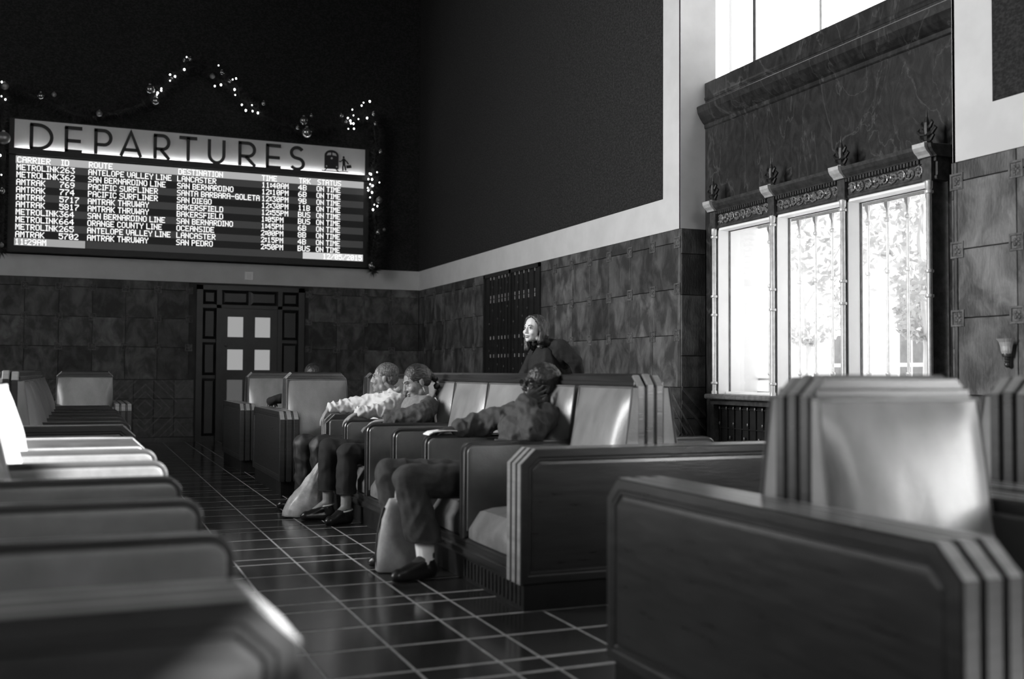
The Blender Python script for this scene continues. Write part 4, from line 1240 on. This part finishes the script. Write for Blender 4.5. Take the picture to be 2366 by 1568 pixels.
def shoe(parent, heel, toe, m='shoe', w=.042):
    d = (toe-heel).normalized(); mb = MB()
    s = d.cross(V(0, 0, 1)).normalized()
    L_ = (toe-heel).length
    mb.cap(heel+d*.03+V(0, 0, .045), heel+d*.05+V(0, 0, .085), w, w*.95)
    mb.cap(heel+d*.03+V(0, 0, .034), toe-d*.05+V(0, 0, .032), w*.9, w*.86); mb.cap(heel+d*.09+V(0, 0, .075), toe-d*.07+V(0, 0, .036), w*.86, w*.76)
    mb.cap(toe-d*.06+s*.008+V(0, 0, .030), toe-d*.035+V(0, 0, .028), w*.8, w*.66)
    o = blob('shoe', mb, m, parent, .006, 4)
    # flatten what would sink below the floor
    for v in o.data.vertices:
        if v.co.z+parent.location.z < .004: v.co.z = .004-parent.location.z
    return o

def torso_prims(mb, J, e=0., hips=True):
    sl, sr, ch, wa, pe, nb = J['sl'], J['sr'], J['chest'], J['waist'], J['pelvis'], J['neck']
    ax = (sr-sl).normalized(); up_ = (nb-wa).normalized(); fw = ax.cross(up_).normalized(); M = Matrix((ax, fw, up_)).transposed()
    hw = (sr-sl).length/2
    mb.ell(ch, (hw*.86+e, .108+e, .165+e), M, 16, 10)
    mb.cap(sl, sr, .058+e, .058+e); mb.cap(sl*.7+sr*.3, nb, .06+e, .050+e); mb.cap(sr*.7+sl*.3, nb, .06+e, .050+e)
    mb.cap(sl, ch-ax*hw*.45, .058+e, .09+e); mb.cap(sr, ch+ax*hw*.45, .058+e, .09+e)
    mb.ell(wa, (hw*.80+e, .105+e, .13+e), M, 16, 10)
    if hips: mb.ell(pe, (.165+e, .125+e, .12+e), Matrix((ax, fw, up_)).transposed(), 16, 10)

def person(label, base, J, hd, hfr, hk, top_m, leg_m, skin='skin', sleeves=True, leg_r=(.082, .066, .055), arm_r=(.050, .042, .036), fold=.006,
           trouser_end=(1., 1.), hands=None, jaw=1., shoes='shoe', belly=0., toe=None, group=None):
    t = thing('person', label, 'person', base, group=group)
    body = MB()
    head_prims(body, hd, hfr, hk, jaw)
    r, f, u = hfr
    body.cap(hd-u*.06*hk-f*.018, J['neck'], .052, .056)
    torso_prims(body, J, -.016)
    for s in 'lr':
        limb3(body, J['s'+s], J['e'+s], J['w'+s], (.042, .036, .026))
        limb3(body, J['h'+s], J['k'+s], J['a'+s], (.068, .052, .036))
        body.cap(J['a'+s], J['a'+s]*.5+J['t'+s]*.5+V(0, 0, .0), .034, .022)
        if hands and s in hands:
            d, n, side, curl, th = hands[s]; hand_prims(body, J['w'+s], d, n, side, curl, th)
    b = blob('body', body, skin, t, .0047, 3)
    for v in b.data.vertices:
        if v.co.z+base[2] < .008: v.co.z = .008-base[2]
    topm = MB(); torso_prims(topm, J, .006, hips=False)
    topm.ell(J['pelvis']+V(0, 0, .04), (.15, .165, .12))
    if belly: topm.ell(J['waist']+V(-.05, 0, -.03), (.11+belly, .14, .13))
    for s in 'lr':
        limb3(topm, J['s'+s], J['e'+s], J['w'+s]+(J['e'+s]-J['w'+s]).normalized()*.02, arm_r)
    blob('top', topm, top_m, t, .0075, 3, fold, (19, 8, 13))
    tr = MB(); tr.ell(J['pelvis'], (.15, .175, .115))
    for q, s in enumerate('lr'):
        k_ = J['k'+s]; a_ = k_+(J['a'+s]-k_)*min(1., trouser_end[q]+.12)
        tr.cap(J['h'+s], k_, leg_r[0]+.012, leg_r[1]+.006); tr.cap(k_, a_, leg_r[1]+.006, leg_r[2]+.010)
    to = blob('trousers', tr, leg_m, t, .0085, 3, fold*.62, (10, 8, 8))
    hem = min((J['k'+s]+(J['a'+s]-J['k'+s])*trouser_end[q]).z for q, s in enumerate('lr'))
    for v in to.data.vertices:                                    # straight-cut hems
        if v.co.z+base[2] < hem: v.co.z = hem-base[2]-.002
    if shoes:
        for s in 'lr':
            d = (J['t'+s]-J['a'+s]); d.z = 0; d.normalize(); h = J['a'+s]-d*.045; h.z = 0; q = J['t'+s].copy(); q.z = 0
            shoe(t, h, q, shoes)
    return t
def hair_blob(t, mb, m='hair_dark', voxel=.006, fold=.003, sc=(60, 60, 12)):
    return blob('hair', mb, m, t, voxel, 2, fold, sc)
def scalp(mb, hd, fr, k, back=1., low=-.03, front=.045, thick=.008):
    """cap of hair over the skull, leaving the face free"""
    r, f, u = fr; M = Matrix((r, f, u)).transposed()
    mb.ell(hd+k*(f*-.022+u*.040), (k*(.076+thick), k*(.090+thick), k*(.078+thick)), M, 18, 12)
    mb.ell(hd+k*(f*-.050+u*(low+.02)), (k*(.068+thick), k*(.055+thick), k*(.060+thick)), M, 16, 10)

# --- man with glasses leaning on his hand, second seat of the bench
base = (2.05, 5.33, 0)
hd = V(2.372, 5.345, .985); hf = frame(V(-1, -.12, .10), R(-6))
J = dict(neck=V(2.335, 5.34, .868), chest=V(2.270, 5.335, .735), waist=V(2.185, 5.335, .585), pelvis=V(2.115, 5.335, .475),
         sl=V(2.325, 5.155, .815), sr=V(2.275, 5.520, .815), el=V(2.195, 5.030, .755), er=V(2.130, 5.610, .762), wl=V(2.225, 5.205, .900), wr=V(1.990, 5.640, .738),
         hl=V(2.07, 5.235, .465), hr=V(2.07, 5.435, .465), kl=V(1.560, 5.175, .495), kr=V(1.545, 5.480, .505), al=V(1.650, 5.120, .115), ar=V(1.640, 5.480, .115),
         tl=V(1.430, 5.060, 0), tr=V(1.43, 5.52, 0))
m2 = person('man in dark jacket and glasses resting his cheek on his hand, paper in other hand', base, J, hd, hf, 1.0, 'jacket', 'trousers_dark', 'skin_dark',
            arm_r=(.070, .068, .052), leg_r=(.088, .078, .082), fold=.015, trouser_end=(.80, .80),
            hands=dict(l=(V(.93, .10, .30), V(0, .9, .1), -1, (.20, .22, .26, .30), .5), r=(V(-.97, .12, -.16), V(0, .1, -1), 1, (.16, .14, .16, .2), .35)))
h = MB(); scalp(h, hd, hf, 1.0, thick=.012, low=-.02); hair_blob(m2, h, 'hair_dark', .006, .004, (70, 70, 70))
face_bits(m2, hd, hf, 1.0, True, 'hair_dark', 'lip_dark', closed=False)
r, f, u = hf; b_ = Vector(base)
gm = MB()
for s in (-1, 1):
    c = hd+r*s*.032+f*.100+u*.002-b_
    pts = [c+r*.026*math.cos(R(a))+u*.020*math.sin(R(a)) for a in range(0, 361, 24)]
    gm.tube(pts, .0017, 6, False)
    gm.tube([c+r*s*.026, hd+r*s*.078+f*.07+u*.006-b_, hd+r*s*.082-f*.01+u*.006-b_], .0022, 6)
gm.tube([hd-r*.007+f*.104+u*.004-b_, hd+r*.007+f*.104+u*.004-b_], .0024, 6)
gl_ = gm.build('glasses', 'bronze', m2)
for s in (-1, 1):
    c = hd+r*s*.032+f*.100+u*.002-b_
    MB().loft([[c+r*.025*math.cos(R(a))+u*.019*math.sin(R(a)) for a in range(0, 360, 30)], [c+f*.002+r*.025*math.cos(R(a))+u*.019*math.sin(R(a)) for a in range(0, 360, 30)]]).build('lens', 'lens', gl_)
cm = MB(); nb = J['neck']
cm.tube([nb+V(-.075*math.cos(R(a))-.005, .085*math.sin(R(a)), .012-.045*math.cos(R(a))) for a in range(-160, 161, 16)], [.016]*21, 8)
cm.build('collar', 'jacket', m2, 'all', loc=tuple(-b_))
sm_ = MB().cap(V(1.640, 5.125, .085), V(1.632, 5.128, .175), .046, .050); blob('sock', sm_, 'white_sock', m2, .006, 2)
dv = (J['wl']-J['el']).normalized(); bd = MB(); bd.cap(J['wl']-dv*.06, J['wl']-dv*.03, .040, .037); blob('cuff', bd, 'jacket', m2, .006, 2)

# --- folded paper in his hand
pp = thing('paper', 'folded printed paper held on the bench arm by the man in glasses', 'paper', (1.905, 5.655, .706))
mb = MB()
top_, bot_ = [], []
N_ = 8
for i in range(N_+1):
    x = -.10+.20*i/N_; z = .006+.012*math.sin(i/N_*2.6)-.010*(i == 0)
    for y in (-.055, .055): top_.append((x, y, z+.003)); bot_.append((x, y, z-.003))
f_ = []
for i in range(N_):
    a = 2*i; f_.append((a, a+1, a+3, a+2)); k_ = len(top_); f_.append((k_+a, k_+a+2, k_+a+3, k_+a+1)); f_.append((a, a+2, k_+a+2, k_+a)); f_.append((a+1, k_+a+1, k_+a+3, a+3))
f_.append((0, len(top_), len(top_)+1, 1)); f_.append((2*N_, 2*N_+1, len(top_)+2*N_+1, len(top_)+2*N_))
mb.add(top_+bot_, f_).build('sheet', 'paper', pp)
for (x0, x1, y0, y1) in ((-.03, .02, -.035, .0), (.035, .06, -.04, .03)):
    def zz(x): i = (x+.10)/.20; return .006+.012*math.sin(i*2.6)+.0036
    MB().loft([[(x0, y0, zz(x0)), (x1, y0, zz(x1)), (x1, y1, zz(x1)), (x0, y1, zz(x0))], [(x0, y0, zz(x0)+.0006), (x1, y0, zz(x1)+.0006), (x1, y1, zz(x1)+.0006), (x0, y1, zz(x0)+.0006)]]).build('print', 'print_grey', pp)

# --- woman with pulled-back hair, looking down
base = (2.05, 7.29, 0)
hd = V(2.240, 7.255, .985); hf = frame(V(-.93, -.06, -.36), R(4))
J = dict(neck=V(2.285, 7.265, .868), chest=V(2.245, 7.275, .725), waist=V(2.180, 7.285, .585), pelvis=V(2.115, 7.29, .475),
         sl=V(2.290, 7.095, .805), sr=V(2.250, 7.455, .805), el=V(2.205, 7.010, .768), er=V(2.120, 7.50, .66), wl=V(1.985, 7.13, .715), wr=V(1.97, 7.34, .66),
         hl=V(2.07, 7.20, .46), hr=V(2.07, 7.38, .46), kl=V(1.715, 7.175, .490), kr=V(1.64, 7.43, .505), al=V(1.700, 7.135, .115), ar=V(1.630, 7.40, .125),
         tl=V(1.535, 7.085, 0), tr=V(1.43, 7.42, 0))
wo = person('woman with pulled-back dark hair and grey vest looking down beside the man in white', base, J, hd, hf, 1.03, 'cardigan', 'trousers_black', 'skin',
            arm_r=(.070, .072, .050), leg_r=(.078, .066, .060), fold=.011, trouser_end=(.74, .74), belly=.02, shoes='shoe',
            hands=dict(l=(V(-.8, .6, -.1), V(0, 0, -1), 1, (.3, .3, .35, .4), .4), r=(V(-.8, -.6, 0), V(0, 0, -1), -1, (.3, .3, .35, .4), .4)))
h = MB(); scalp(h, hd, hf, 1.03, thick=.007, low=-.015)
r, f, u = hf
h.ell(hd-f*.105+u*.03, .032)
hair_blob(wo, h, 'hair_shine', .0055, .0025, (30, 90, 90))
br = MB(); pts = [hd-f*.115+u*.02, hd-f*.14-u*.03, V(2.405, 7.245, .90), V(2.415, 7.235, .84), V(2.41, 7.225, .78), V(2.40, 7.22, .72)]
for q in range(len(pts)-1):
    for s in (0, .5):
        c = pts[q].lerp(pts[q+1], s); br.ell(c, (.024, .026, .024))
blob('braid', br, 'hair_dark', wo, .006, 1, .003, (90, 90, 60))
face_bits(wo, hd, hf, 1.03, True, 'hair_dark', 'lip', closed=True)
bb = Vector(base)
cl = MB(); nb = J['neck']
cl.tube([nb+V(-.082*math.cos(R(a)), .080*math.sin(R(a)), .000-.055*math.cos(R(a))) for a in range(-120, 121, 15)], [.010]+[.017]*15+[.010], 8)
cl.build('shirt_collar', 'shirt_white', wo, 'all', loc=tuple(-bb))
vb = MB()
ax = (J['sr']-J['sl']).normalized()
vb.ell(J['chest']+V(.012, .0, .01), (.128, .176, .182)); vb.ell(J['waist']+V(.005, 0, 0), (.145, .175, .15)); vb.cap(J['sl']*.72+J['sr']*.28+V(.004, 0, .012), J['sr']*.72+J['sl']*.28+V(.004, 0, .012), .078, .078)
blob('vest', vb, 'vest', wo, .008, 3, .005, (12, 12, 14))
tm = MB().tube([J['sl']+V(.055+.012*math.sin(a*3), .055-.10*abs(math.sin(a))*.5, .065-a*.085) for a in [q*.2 for q in range(12)]], .009, 8)
tm.build('vest_trim', 'vest_trim', wo, 'all', loc=tuple(-bb))
er = MB().tube([hd+r*(-.080)+f*(-.004)-u*(.045+.02*q) for q in range(3)], [.003, .005, .002], 6); er.build('earring', 'pale_metal', wo, loc=tuple(-bb))
for a_, t_a in (('al', 'tl'), ('ar', 'tr')):
    c = J[a_]+V(0, 0, -.02); d_ = (J[t_a]-c); d_.z = 0; d_.normalize(); s_ = d_.cross(V(0, 0, 1))
    MB().tube([c+s_*.042*math.cos(R(q))+d_*.046*math.sin(R(q))+V(0, 0, -.008*math.sin(R(q))) for q in range(0, 361, 30)], .006, 6, False).build('ankle_strap', 'vest_trim', wo, loc=tuple(-bb))

# --- man in white shirt, arms along the bench arms
base = (2.05, 7.93, 0)
hd = V(2.195, 7.955, 1.010); hf = frame(V(-.88, .45, -.02), R(0))
J = dict(neck=V(2.235, 7.945, .892), chest=V(2.205, 7.935, .745), waist=V(2.150, 7.93, .595), pelvis=V(2.105, 7.93, .475),
         sl=V(2.245, 7.755, .832), sr=V(2.185, 8.120, .826), el=V(2.085, 7.640, .762), er=V(2.010, 8.250, .792), wl=V(1.905, 7.640, .752), wr=V(1.828, 8.285, .765),
         hl=V(2.07, 7.84, .46), hr=V(2.07, 8.03, .46), kl=V(1.665, 7.850, .490), kr=V(1.585, 8.06, .495), al=V(1.690, 7.85, .115), ar=V(1.600, 8.08, .115),
         tl=V(1.47, 7.84, 0), tr=V(1.38, 8.10, 0))
m1 = person('man in white shirt seen from behind, arms stretched along the bench arms', base, J, hd, hf, 1.0, 'shirt_white', 'trousers_stripe', 'skin',
            arm_r=(.060, .056, .042), leg_r=(.084, .072, .062), fold=.014, trouser_end=(.92, .92),
            hands=dict(l=(V(-.86, -.02, -.50), V(-.4, 0, -.9), 1, (.30, .32, .36, .42), .5), r=(V(-.55, 0, -.84), V(.3, 0, -.8), 1, (.18, .2, .22, .26), .4)))
h = MB(); scalp(h, hd, hf, 1.0, thick=.004, low=-.02); hair_blob(m1, h, 'hair_grey', .0055, .002, (60, 60, 60))
face_bits(m1, hd, hf, 1.0, True, 'hair_dark', 'lip')
bb = Vector(base); nb = J['neck']
cl = MB()
lp = []
for a in range(-150, 151, 15):
    c, s = math.cos(R(a)), math.sin(R(a))
    p0 = nb+V(-.072*c, .072*s, .020-.040*c); lp.append((p0, p0+V(-.022*c, .022*s, -.045-.012*c)))
v_, f_ = [], []
for p0, p1 in lp: v_ += [p0, p1, p1+V(0, 0, -.004)+(p1-nb)*.03, p0+(p0-nb)*.08]
for i in range(len(lp)-1):
    for q in range(4): f_.append((4*i+q, 4*i+(q+1) % 4, 4*i+4+(q+1) % 4, 4*i+4+q))
f_ += [(0, 1, 2, 3), tuple(4*(len(lp)-1)+q for q in (3, 2, 1, 0))]
cl.add(v_, f_).build('collar', 'shirt_white', m1, 'all', loc=tuple(-bb))
wt = MB(); d_ = (J['wl']-J['el']).normalized(); c = J['wl']-d_*.004
s_ = d_.cross(V(0, 0, 1)).normalized(); n_ = s_.cross(d_)
wt.tube([c+s_*.033*math.cos(R(q))+n_*.030*math.sin(R(q)) for q in range(0, 361, 24)], .0075, 6, False)
w_ = wt.build('watch', 'bronze', m1, 'all', loc=tuple(-bb))
fm = MB().cap(c+n_*.030, c+n_*.037, .016, .015); fm.build('watch_face', 'pale_metal', w_, 'all')

# --- girl standing behind the bench, leaning forward
base = (3.90, 7.95, 0)
hd = V(3.452, 7.90, 1.420); hf = frame(V(-.90, -.40, -.02), R(-3))
J = dict(neck=V(3.545, 7.925, 1.298), chest=V(3.655, 7.945, 1.165), waist=V(3.775, 7.965, 1.005), pelvis=V(3.885, 7.98, .885),
         sl=V(3.630, 7.765, 1.275), sr=V(3.590, 8.115, 1.265), el=V(3.745, 7.715, 1.145), er=V(3.47, 8.13, 1.03), wl=V(3.800, 7.760, 1.045), wr=V(3.36, 8.25, .85),
         hl=V(3.90, 7.89, .87), hr=V(3.90, 8.06, .87), kl=V(3.90, 7.88, .47), kr=V(3.93, 8.08, .47), al=V(3.95, 7.88, .10), ar=V(4.0, 8.09, .10),
         tl=V(3.75, 7.83, 0), tr=V(3.80, 8.05, 0))
gi = person('young woman in dark coat leaning forward behind the bench and looking left', base, J, hd, hf, .98, 'coat', 'trousers_black', 'skin_fair',
            arm_r=(.066, .060, .048), leg_r=(.075, .060, .048), fold=.0035, jaw=.96, trouser_end=(.96, .96),
            hands=dict(l=(V(.25, .1, -.95), V(-1, 0, 0), 1, (.3, .3, .3, .35), .4), r=(V(-.5, .1, -.8), V(.5, 0, -.6), -1, (.3, .3, .3, .35), .4)))
co = MB()
co.ell(V(3.56, 7.93, 1.10), (.13, .17, .20)); co.ell(V(3.60, 7.93, .98), (.15, .18, .20)); co.ell(V(3.72, 7.95, .95), (.15, .18, .2)); co.ell(V(3.66, 7.94, 1.20), (.12, .17, .14))
blob('coat', co, 'coat', gi, .009, 4, .004, (10, 10, 8))
r, f, u = hf; k = .98
h = MB()
Mg = Matrix((r, f, u)).transposed()
h.ell(hd+k*(-f*.030+u*.042), (.085*k, .090*k, .082*k), Mg, 18, 12); h.ell(hd+k*(-f*.055-u*.02), (.078*k, .062*k, .075*k), Mg, 16, 10)
for s in (-1, 1):
    p = [hd+k*(r*s*.012+f*.040+u*.105), hd+k*(r*s*.050+f*.030+u*.085), hd+k*(r*s*.076+f*.012+u*.04), hd+k*(r*s*.082-f*.010-u*.03), hd+k*(r*s*.074+f*.000-u*.10), hd+k*(r*s*.062+f*.018-u*.17), hd+k*(r*s*.05+f*.02-u*.24)+V(.0, 0, 0), hd+k*(r*s*.045+f*.015-u*.33)]
    for q in range(len(p)-1-(2 if s > 0 else 3)): h.cap(p[q], p[q+1], (.012, .016, .022, .028, .028, .026, .022)[q], (.016, .022, .028, .028, .026, .022, .012)[q])
    p = [hd+k*(r*s*.055-f*.04+u*.05), hd+k*(r*s*.072-f*.05-u*.05), hd+k*(r*s*.05-f*.075-u*.12), hd+k*(r*s*.04-f*.085-u*.15)]
    for q in range(3): h.cap(p[q], p[q+1], .040, .036)
h.cap(hd-f*.07+u*.02, hd-f*.095-u*.11, .060, .050); h.cap(hd-f*.095-u*.11, hd-f*.11-u*.17, .048, .03)
for s in (-1, 1):
    h.cap(hd+k*(r*s*.066-f*.025+u*.02), hd+k*(r*s*.070-f*.030-u*.11), .034, .030); h.cap(hd+k*(r*s*.070-f*.030-u*.11), hd+k*(r*s*.055-f*.05-u*.17), .030, .018)
hair_blob(gi, h, 'hair_brown', .0055, .0030, (75, 75, 10))
face_bits(gi, hd, hf, k, True, 'hair_dark', 'lip', gaze=(-.002, 0))
sc2 = MB(); nb = J['neck']
sc2.tube([nb+V(.075*math.cos(R(a)), .085*math.sin(R(a)), .005+.015*math.sin(R(2*a))) for a in range(0, 361, 20)], .026, 8, False)
sc2.build('scarf', 'coat', gi, 'all', loc=tuple(-Vector(base)))

# --- person hidden behind the far double chair: crown of the head and one elbow show
base = (2.00, 10.0, 0)
hd = V(2.05, 10.00, 1.010); hf = frame(V(.1, 1, -.05))
J = dict(neck=V(2.03, 9.995, .89), chest=V(2.01, 10.015, .745), waist=V(2.00, 10.06, .59), pelvis=V(2.0, 10.10, .475),
         sl=V(1.84, 10.0, .825), sr=V(2.20, 10.0, .825), el=V(1.655, 10.03, .775), er=V(2.29, 10.10, .66), wl=V(1.70, 10.26, .760), wr=V(2.22, 10.28, .58),
         hl=V(1.91, 10.15, .46), hr=V(2.09, 10.15, .46), kl=V(1.87, 10.58, .48), kr=V(2.12, 10.58, .48), al=V(1.87, 10.55, .11), ar=V(2.12, 10.55, .11),
         tl=V(1.85, 10.78, 0), tr=V(2.14, 10.78, 0))
pb = person('dark-haired person behind the chamfered double chair, only crown and elbow showing', base, J, hd, hf, 1.0, 'coat', 'trousers_black', 'skin', fold=.005,
            hands=dict(l=(V(.1, .9, -.2), V(0, 0, -1), 1, (.3,)*4, .4), r=(V(-.3, .9, -.1), V(0, 0, -1), -1, (.3,)*4, .4)))
h = MB(); scalp(h, hd, hf, 1.0, thick=.012, low=-.04); hair_blob(pb, h)

# ------------------------------------------------------------------ bags by the feet
bg_ = thing('plastic_bag', 'crumpled white plastic bag on the floor beside the woman in the vest', 'bag', (1.50, 7.62, 0))
mb = MB()
def bag_ring(z, cx, cy, rx, ry, n=28):
    return [(cx+rx*math.cos(2*math.pi*k/n)*(1+.10*mnoise.noise(Vector((math.cos(2*math.pi*k/n)*2.2, math.sin(2*math.pi*k/n)*2.2, z*9)))), cy+ry*math.sin(2*math.pi*k/n)*(1+.14*mnoise.noise(Vector((math.cos(2*math.pi*k/n)*2.2+5, math.sin(2*math.pi*k/n)*2.2, z*9)))), z) for k in range(n)]
prof = [(0.002, -.02, 0, .10, .08), (.012, -.015, 0, .138, .10), (.05, -.005, .0, .140, .105), (.10, .01, 0, .128, .10), (.15, .03, 0, .112, .09), (.20, .052, 0, .094, .08), (.25, .074, 0, .074, .066), (.30, .095, 0, .056, .05), (.34, .112, 0, .040, .036), (.37, .122, 0, .026, .022), (.395, .130, 0, .016, .012)]
fine = []
for q in range(len(prof)-1):
    for s in range(3):
        t = s/3; fine.append(tuple(prof[q][j]*(1-t)+prof[q+1][j]*t for j in range(5)))
fine.append(prof[-1])
loops = []
for (z, cx, cy, rx, ry) in fine:
    ring = bag_ring(z, cx, cy, rx, ry)
    out = []
    for k_, (x, y, zz_) in enumerate(ring):
        w = .006*math.sin(k_*2.3+z*26)+.008*mnoise.noise(Vector((x*26, y*26, z*16)))
        d = Vector((x-cx, y-cy, 0)).normalized()*w*min(1, z*10)
        out.append((x+d.x, y+d.y, zz_))
    loops.append(out)
mb.loft(loops)
mb.build('sack', 'plastic', bg_, 'all')
hm = MB().tube([(.128, .0, .385), (.150, .02, .43), (.175, .015, .455), (.19, -.01, .43), (.165, -.015, .39)], .006, 6)
hm.build('handle', 'plastic', bg_, 'all')
tb = thing('tote_bag', 'pale upright tote bag standing behind the shoe of the man in glasses', 'bag', (1.60, 5.36, 0))
mb = MB(); lp = []
for z, rx, ry in ((.002, .145, .045), (.01, .16, .055), (.10, .158, .058), (.20, .15, .052), (.28, .135, .040), (.34, .118, .026), (.385, .095, .012)):
    lp.append([(rx*math.copysign(abs(math.cos(2*math.pi*k/28))**.55, math.cos(2*math.pi*k/28))+.02*z+.004*math.sin(k*1.9+z*30), ry*math.copysign(abs(math.sin(2*math.pi*k/28))**.7, math.sin(2*math.pi*k/28)), z) for k in range(28)])
mb.loft(lp); mb.build('sack', 'tote', tb, 'all')
for y in (-.02, .02):
    MB().tube([(-.05, y, .365), (-.045, y*1.2, .42), (.0, y*1.3, .45), (.045, y*1.2, .42), (.05, y, .365)], .007, 6).build('handle', 'tote', tb, 'all')
MB().tube([(-.150, 0, .02), (-.161, 0, .10), (-.153, 0, .20), (-.137, 0, .28), (-.119, 0, .34)], .006, 6).build('seam', 'jacket', tb, 'all')
